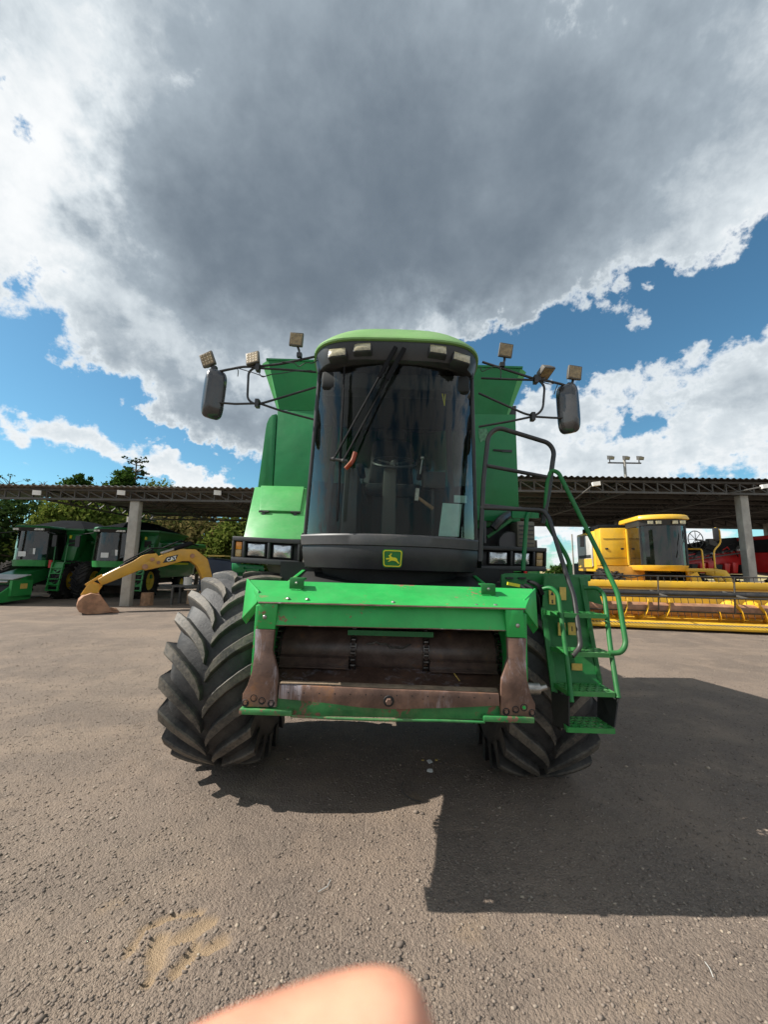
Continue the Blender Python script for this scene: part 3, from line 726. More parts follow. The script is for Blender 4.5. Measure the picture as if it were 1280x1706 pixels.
# lamp mast behind the right shed
def mast():
    t = thing('lamp_mast', 'tall concrete mast with three floodlights above the right shed roof', 'street lamp', (19.6, 30.5, 0))
    MB().tube([(0,0,-.2),(0,0,10.6)], [0.15,0.10], 10).build('pole', m_conc, t, smooth=50)
    MB().box(-1.35, 1.35, -.05, .05, 10.20, 10.30).build('crossarm', m_steel, t)
    for x in (-1.2, 0.06, 1.2):
        f = MB().hexa([(x-.18,-.30,10.42),(x+.18,-.30,10.42),(x+.18,.02,10.52),(x-.18,.02,10.52)], [(x-.2,-.38,10.66),(x+.2,-.38,10.66),(x+.2,0,10.86),(x-.2,0,10.86)]).build('floodlight', m_steel, t)
        MB().hexa([(x-.15,-.335,10.46),(x+.15,-.335,10.46),(x+.15,-.325,10.46),(x-.15,-.325,10.46)], [(x-.17,-.395,10.64),(x+.17,-.395,10.64),(x+.17,-.385,10.64),(x-.17,-.385,10.64)]).build('lens', m_lens, f)
        MB().box(x-.03, x+.03, -.03, .03, 10.30, 10.50).build('bracket', m_steel, f)
mast()
tag(MB().tube([(13.5,27.5,-.1),(13.5,27.5,4.1)], [0.06,0.05], 8).build('utility_post', m_conc), 'thin pale post standing by the field behind the green handrail', 'post')

# ------------------------------------------------------------------ the large combine in front
O = Vector((0.02, 3.61, 0.0)); TILT = R(1.1)
big = thing('combine_harvester', 'large green combine harvester facing the camera with its bare feeder house raised', 'combine harvester', O)
big.rotation_euler = (0, TILT, 0)
ct_, st_ = math.cos(TILT), math.sin(TILT)
def Lp(px, py, D):
    q = at(px, py, D) - O
    return Vector((q.x*ct_ - q.z*st_, q.y, q.x*st_ + q.z*ct_))
def mir(p): return Vector((-p[0], p[1], p[2]))
def B(mb, name, m, parent=big, **k): return mb.build(name, m, parent, **k)

# --- tyres with chevron lugs
def tyre_mesh(r=0.79, hw=0.36, nl=20):
    m = MB()
    prof = [(-0.24,0.36),(-0.30,0.42),(-0.355,0.54),(-0.352,0.63),(-0.325,0.682),(-0.27,0.722),(-0.14,0.742),(0,0.746),
            (0.14,0.742),(0.27,0.722),(0.325,0.682),(0.352,0.63),(0.355,0.54),(0.30,0.42),(0.24,0.36)]
    k = r/0.79; prof = [(a, b*k) for a, b in prof]
    m.lathe(prof, (0,0,0), 'x', 72); ncar = len(m.f); wear = [0.0]*ncar
    rng = random.Random(2)
    for s in (-1, 1):
        for i in range(nl):
            f0 = 2*PI*(i + (0.25 if s > 0 else -0.25))/nl; st = []
            us = (0.0, 0.12, 0.3, 0.5, 0.7, 0.88, 1.0, 1.06)
            jr = rng.uniform(-.004, .003)
            for u in us:
                x = s*min(0.012 + (hw+0.004)*u, hw+0.014)
                ph = f0 + 0.40*u**0.68
                ht = (0.036 if u < 0.06 else 0.042 if u < .2 else 0.045)*(1+0.06*math.sin(9*u+i))
                ax = abs(x)
                top = (0.797 - 0.040*(ax/0.36)**2.6 + jr)*k
                if u > 1.02: top = 0.672*k
                bot = (0.72 - 0.12*max(0, ax-0.27)/0.09)*k
                st.append((x, ph, ht, top, bot))
            vs = []; K6 = 6
            for j, (x, ph, h, top, bot) in enumerate(st):
                for (da, rr) in ((-h*1.45, bot), (-h, top-.012), (-h*.78, top), (h*.78, top), (h, top-.012), (h*1.45, bot)):
                    a = ph + da/r; vs.append((x, -rr*math.cos(a), rr*math.sin(a)))
            fs = []; 
            for j in range(len(st)-1):
                for q in range(5): fs.append((j*6+q, j*6+q+1, j*6+6+q+1, j*6+6+q)); 
            wl = [0.1, 0.8, 1.0, 0.8, 0.1]*(len(st)-1)
            wl[-3] = 0.4
            fs += [(5,4,3,2,1,0), tuple(len(vs)-6+q for q in range(6))]; wl += [0.3, 0.3]
            m.add(vs, fs); wear += wl
    m.v = [(x, y, max(z, -0.772*k) if z < -0.74*k else z) for x, y, z in m.v]
    me = m.mesh('tyre', m_tyre)
    bm = bmesh.new(); bm.from_mesh(me); bmesh.ops.recalc_face_normals(bm, faces=bm.faces); bm.to_mesh(me); bm.free()
    a = me.attributes.new('wear', 'FLOAT', 'FACE'); a.data.foreach_set('value', wear)
    me.polygons.foreach_set('use_smooth', [True]*len(me.polygons)); me.set_sharp_from_angle(angle=R(50))
    return me
ty = tyre_mesh()
def rim_mb(k=1.0):
    m = MB(); m.lathe([(-0.25,0.375*k),(-0.24,0.34*k),(-0.10,0.30*k),(-0.06,0.12*k),(-0.12,0.10*k),(-0.12,0.0)], (0,0,0), 'x', 28)
    m.lathe([(0.25,0.375*k),(0.24,0.34*k),(0.10,0.30*k),(0.06,0.12*k),(0.12,0.10*k),(0.12,0.0)], (0,0,0), 'x', 28); return m
for sx, roll in ((-1, 0.0), (1, 0.14)):
    w = bpy.data.objects.new('front_wheel', ty); C.objects.link(w); w.parent = big; w.location = (sx*1.245-0.040, 0, 0.776)
    rm = rim_mb().build('rim', m_rim, w, smooth=40)
    w.scale = (0.875, 1, 1)
ty2 = tyre_mesh(0.62, 0.2, 16)
for sx in (-1, 1):
    w = bpy.data.objects.new('rear_wheel', ty2); C.objects.link(w); w.parent = big; w.location = (sx*1.1, 3.7, 0.61); w.scale = (0.6, 1, 1)
    rim_mb(0.78).build('rim', m_rim, w, smooth=40)
B(MB().box(-0.9, 0.9, -0.16, 0.16, 0.62, 0.95).cyl((-1.05,0,0.776),(1.05,0,0.776),0.14), 'front_axle', m_dark)
B(MB().box(-0.95, 0.95, 3.6, 3.8, 0.55, 0.75), 'rear_axle', m_dark)

# --- body, grain tank and rear
def shell(x0, x1, y0, y1, z0, z1f, z1b):
    return MB().hexa([(x0,y0,z0),(x1,y0,z0),(x1,y1,z0),(x0,y1,z0)], [(x0,y0,z1f),(x1,y0,z1f),(x1,y1,z1b),(x0,y1,z1b)])
def yb(z): return .86 - .085*(z-1.72)          # the front sheet leans forward towards the top
m = MB().hexa([(-1.375,yb(1.72),1.72),(1.515,yb(2.2),2.20),(1.515,2.6,1.7),(-1.375,2.6,1.7)], [(-1.362,yb(3.43),3.43),(1.45,yb(3.47),3.47),(1.45,2.6,3.05),(-1.362,2.6,3.05)])
B(m, 'body_front', m_green, bevel=0.012)
# flank panel on the left with a rounded shoulder, a narrow seam away from the front sheet
B(MB().ext([(x, yb(z)+.004, z) for x, z in [(-1.383,1.72),(-1.56,1.72),(-1.548,2.5),(-1.490,3.20),(-1.480,3.27),(-1.458,3.33),(-1.425,3.37),(-1.370,3.385)]], (0,1.7,0)), 'flank_panel', m_green, bevel=0.005)
B(MB().box(0.78, 1.505, .765, .81, 2.20, 2.37), 'lower_lip', m_green, bevel=0.01)
B(MB().box(-1.2, 1.2, 2.6, 5.2, 1.0, 2.35), 'rear_hood', m_green, bevel=0.06)
B(MB().box(-0.98, 1.0, -0.1, 3.4, 0.98, 1.66), 'lower_frame', m_dark)
# tank extension: front board, chamfered corners, side boards, rim
zt, zb, yf = 3.985, 3.435, .72
wt, wb = 1.475, 1.34
def board(p, n): return [Vector(q) for q in p]
ex = MB()
fr = [(-wb,yf,zb),(wb,yf,zb),(wt,yf-.13,zt),(-wt,yf-.13,zt)]
ex.ext(fr, (0,0.02,0.004)); B(ex, 'tank_extension', m_green)
for sx in (-1, 1):
    ch = [(sx*wb,yf,zb),(sx*(wb+.03),yf+.03,zb),(sx*(wt+.085),yf-.07,zt-.02),(sx*wt,yf-.13,zt)]
    B(MB().ext(ch, (-sx*0.012,0.02,0)), 'corner_board', m_cowl)
    sd = [(sx*(wb+.03),yf+.03,zb),(sx*(wb+.03),1.5,zb-.12),(sx*(wt+.085),1.42,zt-.10),(sx*(wt+.085),yf-.07,zt-.02)]
    B(MB().ext(sd, (-sx*0.02,0,0)), 'side_board', m_green)
B(MB().bar((-wt-.02,yf-.125,zt+.004),(wt+.02,yf-.125,zt+.004),0.035,0.022), 'tank_rim', m_green)
B(MB().ext([(-wb,1.5,zb-.12),(wb,1.5,zb-.12),(wt,1.42,zt-.1),(-wt,1.42,zt-.1)], (0,0.02,0)), 'rear_board', m_green)
for px, py in ((807, 694), (812, 694)): pass
for x in (0.80, 1.02):
    B(MB().cyl((x+.0,.80,3.33),(x,.785,3.33),0.018), 'bolt', m_bolt)
l0 = Lp(822, 750, 4.36); B(MB().tube([l0, l0+Vector((.14,0,-.005)), l0+Vector((.17,0.01,-.012))], 0.014, 6).box(l0.x+.1,l0.x+.22,l0.y-.012,l0.y+.03,l0.z-.02,l0.z+.008), 'latch', m_black)
rs = [Lp(x, y, 4.30) for x, y in ((799,713),(812,712),(817,722),(813,729),(815,737),(808,731),(803,735),(800,726))]
B(MB().ext([Vector((p.x, yb(p.z)-.004, p.z)) for p in rs], (0,.003,0)), 'torn_sticker', mat('torn_sticker', (0.10,0.26,0.14), .6, vary=.4, vscale=30))
q = Lp(851, 690, 4.5); B(MB().hexa([(q.x-.05,q.y-.06,q.z-.10),(q.x+.05,q.y-.06,q.z-.08),(q.x+.05,q.y+.06,q.z-.08),(q.x-.05,q.y+.06,q.z-.10)], [(q.x-.02,q.y-.06,q.z+.08),(q.x+.055,q.y-.06,q.z+.09),(q.x+.055,q.y+.06,q.z+.09),(q.x-.02,q.y+.06,q.z+.08)]), 'side_lamp', m_black, bevel=0.01)

# --- left cowl with hatch (sloping forward and down)
a, b_, c, d = Lp(405,896,3.60), Lp(509,899,3.60), Lp(511,813,4.34), Lp(424,811,4.34)
cw = MB(); cw.add([a,b_,c,d, a+Vector((0,.75,0)), b_+Vector((0,.75,0)), c+Vector((0,.05,0)), d+Vector((0,.05,0))], [(0,1,2,3),(4,7,6,5),(0,4,5,1),(1,5,6,2),(2,6,7,3),(3,7,4,0)])
cowl = B(cw, 'cowl', m_cowl, bevel=0.012)
nrm = (b_-a).cross(d-a).normalized()
if nrm.y > 0: nrm = -nrm
def on(u, v): return a*(1-u)*(1-v) + b_*u*(1-v) + c*u*v + d*(1-u)*v
h = [on(.20,.455), on(.90,.455), on(.955,.985), on(.13,.985)]
hatch = MB().ext([p + nrm*0.004 for p in h], nrm*0.024).build('hatch', m_cowl, cowl, bevel=0.006)
for u in (.27, .82):
    p = on(u, .44) + nrm*0.02; MB().tube([p-Vector((.05,0,0)), p+Vector((.05,0,0))], 0.012, 8).bar(p, p+nrm*0.01-Vector((0,0,.05)), 0.03, 0.012).build('hinge', m_tube, cowl)

# --- headlight banks
def bank(D, outer, lamps, amber, am, name='headlight_bank', mt=None):
    TL, TR, BR, BL = [Lp(x, y, D) for x, y in outer]
    def P(u, v): return (TL*(1-u)+TR*u)*(1-v) + (BL*(1-u)+BR*u)*v
    f = MB(); back = Vector((0,.16,0)); th = .15; 
    for (u0,u1,v0,v1) in ((0,1,0,.17),(0,1,.79,1),(0,.03,.17,.79),(.97,1,.17,.79)): f.ext([P(u0,v0),P(u1,v0),P(u1,v1),P(u0,v1)], back)
    xs = [0.03]
    cells = sorted([amber]+lamps)
    edges = [0.03] + [ (cells[i][1]+cells[i+1][0])/2 for i in range(len(cells)-1)] + [.97]
    for e in edges[1:-1]: f.ext([P(e-.018,.17),P(e+.018,.17),P(e+.018,.79),P(e-.018,.79)], back)
    f.ext([P(.03,.17)+Vector((0,.10,0)),P(.97,.17)+Vector((0,.10,0)),P(.97,.79)+Vector((0,.10,0)),P(.03,.79)+Vector((0,.10,0))], (0,.02,0))
    o = B(f, name, mt or m_grille, bevel=0.006)
    for (u0, u1) in lamps:
        q = [P(u0,.22),P(u1,.22),P(u1,.74),P(u0,.74)]; b2 = Vector((0,.085,0))
        l = MB().ext([p+Vector((0,.03,0)) for p in q], (0,.06,0)).build('headlight', m_black, o, bevel=0.008)
        cx = sum(q, Vector())/4; sc = .86
        rr = [cx+(p-cx)*sc for p in q]
        # domed reflector seen through the lens
        g = MB().grid(lambda u, v: (rr[0]*(1-u)+rr[1]*u)*(1-v)+(rr[3]*(1-u)+rr[2]*u)*v + Vector((0, .022-0.02*(1-(2*u-1)**2)*(1-(2*v-1)**2), 0)), 8, 6)
        g.build('reflector', m_refl, l, smooth=60)
    u0, u1 = amber
    l = MB().ext([P(u0,.20)+Vector((0,.02,0)),P(u1,.20)+Vector((0,.02,0)),P(u1,.50)+Vector((0,.02,0)),P(u0,.50)+Vector((0,.02,0))], (0,.07,0)).build('indicator', am, o, bevel=0.006)
    MB().ext([P(u0,.505)+Vector((0,.02,0)),P(u1,.505)+Vector((0,.02,0)),P(u1,.78)+Vector((0,.02,0)),P(u0,.78)+Vector((0,.02,0))], (0,.07,0)).build('indicator_lens', m_amber2, l, bevel=0.004)
    return o
bank(3.52, [(387,893),(500,899),(498,944),(384,936)], [(.21,.49),(.59,.88)], (.045,.135), m_amber)
bank(3.52, [(803,909),(912,913),(911,952),(802,951)], [(.12,.42),(.51,.76)], (.86,.955), m_amber2, mt=m_black)
# carriers and frame pieces under the left bank
B(MB().bar(Lp(455,935,3.7), Lp(482,982,3.75), 0.15, 0.05, up=(0,1,0)), 'platform_strut', mat('olive_strut', (0.20,0.185,0.12), 0.6, vary=0.25, dust=0.3))
B(MB().hexa([Lp(386,950,3.6),Lp(440,954,3.6),Lp(440,954,4.3),Lp(386,950,4.3)], [Lp(386,938,3.6),Lp(440,942,3.6),Lp(440,942,4.3),Lp(386,938,4.3)]), 'left_platform', m_green, bevel=0.008)
B(MB().bar(Lp(402,945,3.58), Lp(402,962,3.58), .05, .03).bar(Lp(388,951,3.56), Lp(432,951,3.56), .03, .03).bar(Lp(440,950,3.9), Lp(446,985,3.9), .05, .05), 'platform_bracket', m_lad)
B(MB().box(-.75,.75,-.25,.6,1.30,1.62), 'cab_base_frame', m_dark)

# --- machinery visible under the body on the right
B(MB().box(.78,1.45,.86,2.2,1.55,2.22), 'side_bay', m_dark)
q = Lp(851, 905, 4.25); B(MB().lathe([(0,.0),(0,.125),(.03,.135),(.05,.11),(.05,0)], (q.x,q.y,q.z), 'y', 24), 'pulley', m_grille, smooth=40)
q0, q1 = Lp(862, 868, 4.2), Lp(893, 912, 4.2)
rad = B(MB().box(q0.x, q1.x, q0.y, q0.y+.3, q1.z, q0.z), 'gearbox_cover', mat('grey_brown_cover', (0.13,0.12,0.09), 0.7, vary=0.3, dust=0.4), bevel=0.02)
for i in range(5):
    z = q1.z + (q0.z-q1.z)*(i+.8)/6; MB().box(q0.x+.02, q1.x-.02, q0.y-.008, q0.y, z, z+.012).build('rib', m_black, rad)
B(MB().bar(Lp(812,895,4.15), Lp(852,866,4.15), .05, .03), 'stay', m_lad)
B(MB().tube(fillet([Lp(822,880,4.1), Lp(835,865,4.1), Lp(850,856,4.3), Lp(868,850,4.4)], .1), .045, 8), 'hose', m_black)
B(MB().tube([Lp(806,868,3.9), Lp(806,905,3.9)], .03, 8), 'grease_line', m_black)
# bracket with a green post over the headlights
B(MB().tube(fillet([Lp(872,950,3.32), Lp(878,862,3.32), Lp(884,850,3.32)], .05), .019, 8).bar(Lp(853,857,3.35), Lp(897,857,3.35), .035, .07), 'grab_post', m_green)

# --- feeder house
def Lf(px, py, D): return Lp(px, py, D + .13)
f0 = 2.0
feeder = thing('feeder_house', None, None); feeder.parent = big
for k in list(feeder.keys()): del feeder[k]
def F(mb, name, m, **k): return mb.build(name, m, feeder, **k)
X0, YF = 0.75, -1.445
# trunk: side walls, floor and roof of the conveyor tunnel
for sx in (-1, 1):
    w = [(sx*.745,YF,.868),(sx*.745,YF,1.413),(sx*.76,.45,1.70),(sx*.76,.45,1.30)]
    F(MB().ext(w, (-sx*.03,0,0)), 'side_wall', m_feed, bevel=0.004)
F(MB().hexa([(-.742,YF+.01,.866),(.742,YF+.01,.866),(.75,.45,1.298),(-.75,.45,1.298)], [(-.715,YF+.01,.908),(.715,YF+.01,.908),(.73,.45,1.33),(-.73,.45,1.33)]), 'floor', m_rust)
F(MB().hexa([(-.715,YF+.02,1.352),(.715,YF+.02,1.352),(.73,.45,1.66),(-.73,.45,1.66)], [(-.715,YF+.02,1.384),(.715,YF+.02,1.384),(.73,.45,1.70),(-.73,.45,1.70)]), 'tunnel_roof', m_dark)
F(MB().box(-.71,.71,-.36,-.34,.98,1.56), 'tunnel_back', m_dark)
# hood: sheet sloping down to the front, creased, with a thin turned lip
def hood(u, v):
    a_, b2 = Lf(431,1002,1.985), Lf(876,1013,1.985); c2, d2 = Lf(888,981,2.30), Lf(417,966,2.30)
    p = (a_*(1-u)+b2*u)*(1-v) + (d2*(1-u)+c2*u)*v
    return p + Vector((0,0, -0.008*(0.5-abs(v-.55)) + 0.003*math.sin(7*u+1)*math.sin(3*v)))
hm = MB().grid(hood, 24, 6); nv = len(hm.v)
hm.grid(lambda u, v: hood(u, v)-Vector((0,0,.012)), 24, 6)
for i in range(24): hm.f.append((i+1, i, nv+i, nv+i+1))
for j in range(6): hm.f.append((j*25, (j+1)*25, nv+(j+1)*25, nv+j*25)); hm.f.append(((j+1)*25+24, j*25+24, nv+j*25+24, nv+(j+1)*25+24))
hd = F(hm, 'hood', m_feed, smooth=30)
for (px, py) in ((480,998),(512,999),(655,1004),(794,1009),(826,1009)):
    p = Lf(px, py, 2.02); MB().ball((p.x, p.y, p.z+.002), .012, 8, (1,1,.7)).build('bolt', m_bolt, hd)
fp = [Lf(459,1001,2.03),Lf(850,1012,2.03),Lf(848,1050,1.995),Lf(456,1041,1.995)]
def fpan(u, v):
    p = (fp[0]*(1-u)+fp[1]*u)*(1-v)+(fp[3]*(1-u)+fp[2]*u)*v
    dd = 0
    for (cu, cv, r, k) in ((.10,.25,.05,.010),(.17,.35,.04,-.006),(.42,.55,.09,-.008),(.68,.6,.07,.006),(.9,.4,.05,-.006)): dd += k*math.exp(-(((u-cu)/r)**2+((v-cv)/.5)**2))
    return p + Vector((0, dd, 0))
pm = MB().grid(fpan, 40, 6); nv = len(pm.v); pm.grid(lambda u, v: fpan(u, v)+Vector((0,.012,0)), 40, 6)
for i in range(40): pm.f.append((6*41+i, 6*41+i+1, nv+6*41+i+1, nv+6*41+i))
F(pm, 'front_panel', m_feed, smooth=30)
F(MB().tube([hood(u, 0)+Vector((0,-.001,-.006)) for u in (0,.12,.3,.5,.7,.88,1)], .0045, 6), 'hood_edge', m_rust, smooth=60)
F(MB().tube([fpan(u, 1)+Vector((0,.004,-.001)) for u in np.linspace(0,1,15)], .0045, 6), 'panel_edge', m_rust, smooth=60)
F(MB().tube([fpan(u, 0)+Vector((0,-.001,.004)) for u in np.linspace(0,1,15)], .005, 6), 'panel_gap', m_dark, smooth=60)
# flared side flaps
for sx in (-1, 1):
    pts = [Lf(411,964,2.28), Lf(430,984,2.10), Lf(428,1003,2.06), Lf(403,1030,2.26)]
    pts = [p if sx < 0 else mir(p) for p in pts]
    n = (pts[1]-pts[0]).cross(pts[3]-pts[0]).normalized()
    if n.y > 0: n = -n
    F(MB().ext(pts, -n*.010), 'side_flap', m_feed, bevel=0.002)
    lip = [pts[3], pts[2], pts[2]+Vector((sx*.0,.05,-.03)), pts[3]+Vector((sx*-.01,.05,-.04))]
    F(MB().ext(lip, (0,.008,0)), 'flap_lip', m_feed)
# front plates: painted head and worn leg
rows = [(1051,425,457,0),(1085,424,453.5,0),(1100,423,458,-.006),(1118,422,464,-.020),(1130,418,464,-.016),(1144,413,463,-.010),(1159,404,462,-.002),(1180,403,460,0)]
def ring(sx, rws, D, th):
    m = MB(); fr_, bk = [], []
    for (y, x0, x1, dy) in rws:
        a_, b2 = Lf(x0, y-2.5, D), Lf(x1, y-1.5, D); a_.y += dy; b2.y += dy
        if sx > 0: a_, b2 = mir(b2), mir(a_)
        fr_.append((a_, b2)); bk.append((a_+Vector((0,th,0)), b2+Vector((0,th,0))))
    vs = [p for q in fr_ for p in q] + [p for q in bk for p in q]; n = len(fr_); o = 2*n; fs = []
    for i in range(n-1):
        A = 2*i; fs += [(A,A+2,A+3,A+1), (o+A,o+A+1,o+A+3,o+A+2), (A,o+A,o+A+2,A+2), (A+1,A+3,o+A+3,o+A+1)]
    fs += [(0,1,o+1,o), (2*n-2,o+2*n-2,o+2*n-1,2*n-1)]
    return m.add(vs, fs)
for sx in (-1, 1):
    F(ring(sx, [(1004,433,462,.0),(1012,432,462,0),(1050,426,457.5,0)], 1.985, .03), 'plate_head', m_feed, bevel=0.003)
    wp = F(ring(sx, rows, 1.983, .028), 'wear_plate', m_rust, bevel=0.003)
    p = Lf(441, 1028, 1.985); p = p if sx < 0 else mir(p)
    F(MB().ball((p.x, p.y, p.z), .012, 10, (1,.6,1)), 'rivet', m_bolt, smooth=60)
    for k, (px, py) in enumerate(((408.6,1173),(422.7,1165),(436.4,1169.5),(451.8,1174))):
        p = Lf(px, py-2, 1.983); p = p if sx < 0 else mir(p)
        MB().lathe([(-.001,.0185),(-.003,.0165),(-.001,.0145),(.004,.0140)], (p.x, p.y-.001, p.z), 'y', 16).build('hole_rim', m_dark, wp)
        MB().lathe([(.001,.0145),(.001,0.0)], (p.x, p.y-.0018, p.z), 'y', 16).build('hole', m_dark, wp)
        MB().lathe([(-.004,0),(-.004,.009),(.0,.010)], (p.x, p.y-.002, p.z), 'y', 6).build('bolt', m_feed if (k == 1 and sx > 0) else m_rust, wp)
# rusty cross bar with its bolt and pin holes
bar = [(465,1141),(560,1145),(650,1149),(740,1152),(832,1156),(833,1176),(740,1180),(650,1182),(600,1179),(530,1170),(463,1164)]
rb = F(MB().ext([Lf(x, y, 1.972) for x, y in bar], (0,.026,0)), 'cross_bar', m_rust, bevel=0.003)
p = Lf(648, 1168, 1.97); MB().lathe([(-.002,.026),(.0,.028)] + [(-.003,.0)], (p.x,p.y,p.z), 'y', 18).build('washer', m_dark, rb)
MB().lathe([(-.016,0),(-.016,.013),(-.013,.0165),(.0,.0165)], (p.x,p.y-.002,p.z), 'y', 6).build('bolt', m_rust, rb)
for i in range(14):
    u = (i+.6)/14.2; p = Lf(465+367*u, 1153.5+10*u, 1.971)
    if abs(465+367*u-648) > 12: MB().lathe([(-.0012,.0035),(-.0012,0)], (p.x,p.y,p.z), 'y', 8).build('pin_hole', m_dark, rb)
F(MB().ext([Lf(470,1133,2.06),Lf(828,1146,2.06),Lf(832,1156,1.99),Lf(465,1140,1.99)], (0,0.0,-.012)), 'floor_lip', mat('dusty_floor', (0.20,0.145,0.095), 0.8, vary=0.45, vscale=9, bump=0.003, bscale=90))
F(MB().ext([Lf(459,1160,2.0),Lf(836,1170,2.0),Lf(836,1200,2.0),Lf(459,1192,2.0)], (0,.02,0)), 'sill', m_rustgreen, bevel=0.003)
for (q0, q1) in (((398,1181),(486,1194)), ((806,1193),(892,1206))):
    TLc, BRc = Lf(q0[0], q0[1], 1.965), Lf(q1[0], q1[1], 1.965)
    F(MB().box(TLc.x, BRc.x, TLc.y, TLc.y+.14, BRc.z, TLc.z), 'foot_rail', m_rustgreen, bevel=0.006)
F(MB().tube([Lf(484,1193,1.975), Lf(560,1197,1.972), Lf(640,1199.5,1.972), Lf(730,1200.5,1.972), Lf(808,1203,1.975)], [.007,.007,.008,.007,.007], 8), 'bottom_edge', m_rustgreen, smooth=50)
# hood tabs
for px, py in ((494,981),(814,991)):
    p = Lf(px, py, 2.16)
    tb = F(MB().box(p.x-.042,p.x+.042,p.y-.006,p.y+.006,p.z,p.z+.062).box(p.x-.042,p.x+.042,p.y+.0065,p.y+.07,p.z+.052,p.z+.064), 'hood_tab', m_lad, bevel=0.003)
    MB().ball((p.x,p.y-.008,p.z+.034),.009,8).build('bolt', m_bolt, tb)
# conveyor drum, chains and slats
dy, dz, dr = -.925, 1.10, .137
drum = F(MB().lathe([(-.705,0),(-.705,dr),(-.26,dr),(-.18,dr*.99),(0,dr*.985),(.18,dr*.99),(.26,dr),(.705,dr),(.705,0)], (0,dy,dz), 'x', 40), 'conveyor_drum', m_drum, smooth=35)
for k in range(3):
    x0, x1 = ((-.685,-.25),(-.20,.215),(.262,.685))[k]
    for a_ in (-0.35, 1.9, 4.0):
        if k == 1 and a_ == -0.35: continue
        ca, sa = math.cos(a_), math.sin(a_); R_ = dr+.016
        y_, z_ = dy-R_*ca, dz+R_*sa
        MB().bar((x0,y_,z_),(x1,y_,z_),.05,.03,up=(0,-ca,sa)).bar((x0,y_-.012*ca,z_-.03),(x1,y_-.012*ca,z_-.03),.008,.05,up=(0,-ca,sa)).build('slat', m_drum, feeder)
for x in (-.70,-.225,.238,.70):
    ch = MB()
    for i in range(24):
        a_ = 2*PI*i/24; ca, sa = math.cos(a_), math.sin(a_); R_ = dr+.020
        p = Vector((x, dy-R_*ca, dz+R_*sa)); tg = Vector((0, sa, ca))
        for ox in (-.016,.016): ch.bar(p+Vector((ox,0,0))-tg*.017, p+Vector((ox,0,0))+tg*.017, .006, .020, up=(0,-ca,sa))
        ch.cyl(p-Vector((.014,0,0)), p+Vector((.014,0,0)), .009, n=7)
    F(ch, 'conveyor_chain', mat('chain_steel', (.10,.09,.085), .3, metal=.8, vary=.4, vscale=30) if x < -.6 else bpy.data.materials['chain_steel'])
F(MB().bar(Lf(580,1053,2.3), Lf(722,1057,2.3), .03, .03), 'tunnel_brace', m_green)
sc = MB()
rng = random.Random(9); pts = []
for i in range(14):
    u = i/13; a_ = 0.36+0.10*math.sin(7*u)+rng.uniform(-.05,.05); pts.append(Vector((-.15+.30*u, dy-(dr+.0005)*math.cos(a_), dz+(dr+.0005)*math.sin(a_))))
F(sc.tube(pts, [.001]+[.0065]*12+[.001], 5), 'bright_scar', m_bolt)
F(MB().tube([Lf(757,1122,2.2), Lf(766,1134,2.12)], .0025, 5), 'straw', m_label)

# --- cab
cab = thing('cab', None, None); cab.parent = big
for k in list(cab.keys()): del cab[k]
def K(mb, name, m, **k): return mb.build(name, m, cab, **k)
Z0, Z1 = 1.885, 3.26
def WS(s, t, off=0.0):
    """windscreen surface, s across -1..1, t up 0..1"""
    hw = 0.700 + (0.632-0.700)*t
    yc = -0.775 - 0.02*t; sag = 0.31 - 0.12*t
    return Vector((s*(hw+off), yc + sag*abs(s)**2.4 - off, Z0 + (Z1-Z0)*t))
K(MB().grid(lambda u, v: WS(2*u-1, v), 48, 6), 'windscreen', m_wind, smooth=60)
for sx in (-1, 1):
    K(MB().tube([WS(sx, 0), WS(sx, .5), WS(sx, 1)], .016, 8), 'screen_seal', m_black)
    a0, a1 = WS(sx, 0), WS(sx, 1)
    sg = [a0+Vector((0,.02,0)), Vector((sx*.71,.60,Z0)), Vector((sx*.65,.60,Z1)), a1+Vector((0,.02,0))]
    K(MB().ext(sg, (-sx*.006,0,0)), 'side_window', m_side)
    K(MB().bar((sx*.71,.62,Z0),(sx*.65,.62,Z1),.07,.07), 'rear_pillar', m_black)
    K(MB().bar((sx*.705,-.45,Z0-.012),(sx*.715,.65,Z0-.012),.05,.05), 'door_sill', m_black)
    hb = Vector((sx*.722, .10, 2.45)); K(MB().tube(fillet([hb, hb+Vector((sx*.05,0,.02)), hb+Vector((sx*.05,0,.2)), hb+Vector((0,0,.22))], .03), .012, 6), 'door_handle', m_tube)
# lower apron: lip over a sloping skirt
def apron(prof):
    m = MB(); n = 36
    for (z, o_) in prof:
        for i in range(n+1):
            s = 2*i/n-1; p = WS(s, 0, o_); m.v.append((p.x, p.y, z))
        m.v.append((.72, .55, z)); m.v.append((-.72, .55, z))
    w = n+3
    for j in range(len(prof)-1):
        for i in range(w): m.f.append((j*w+i, j*w+(i+1) % w, (j+1)*w+(i+1) % w, (j+1)*w+i))
    m.f.append(tuple(range(w-1,-1,-1))); m.f.append(tuple((len(prof)-1)*w+i for i in range(w)))
    return m
K(apron([(1.795,.012),(1.80,.022),(1.868,.030),(1.880,.024),(1.884,.006)]), 'apron_lip', m_grille, smooth=35)
ap = K(apron([(1.615,-.03),(1.625,-.012),(1.70,.006),(1.76,.014),(1.794,.010)]), 'apron', m_black, smooth=35)
K(apron([(1.50,-.16),(1.614,-.13)]), 'cab_floor_pan', m_dark)
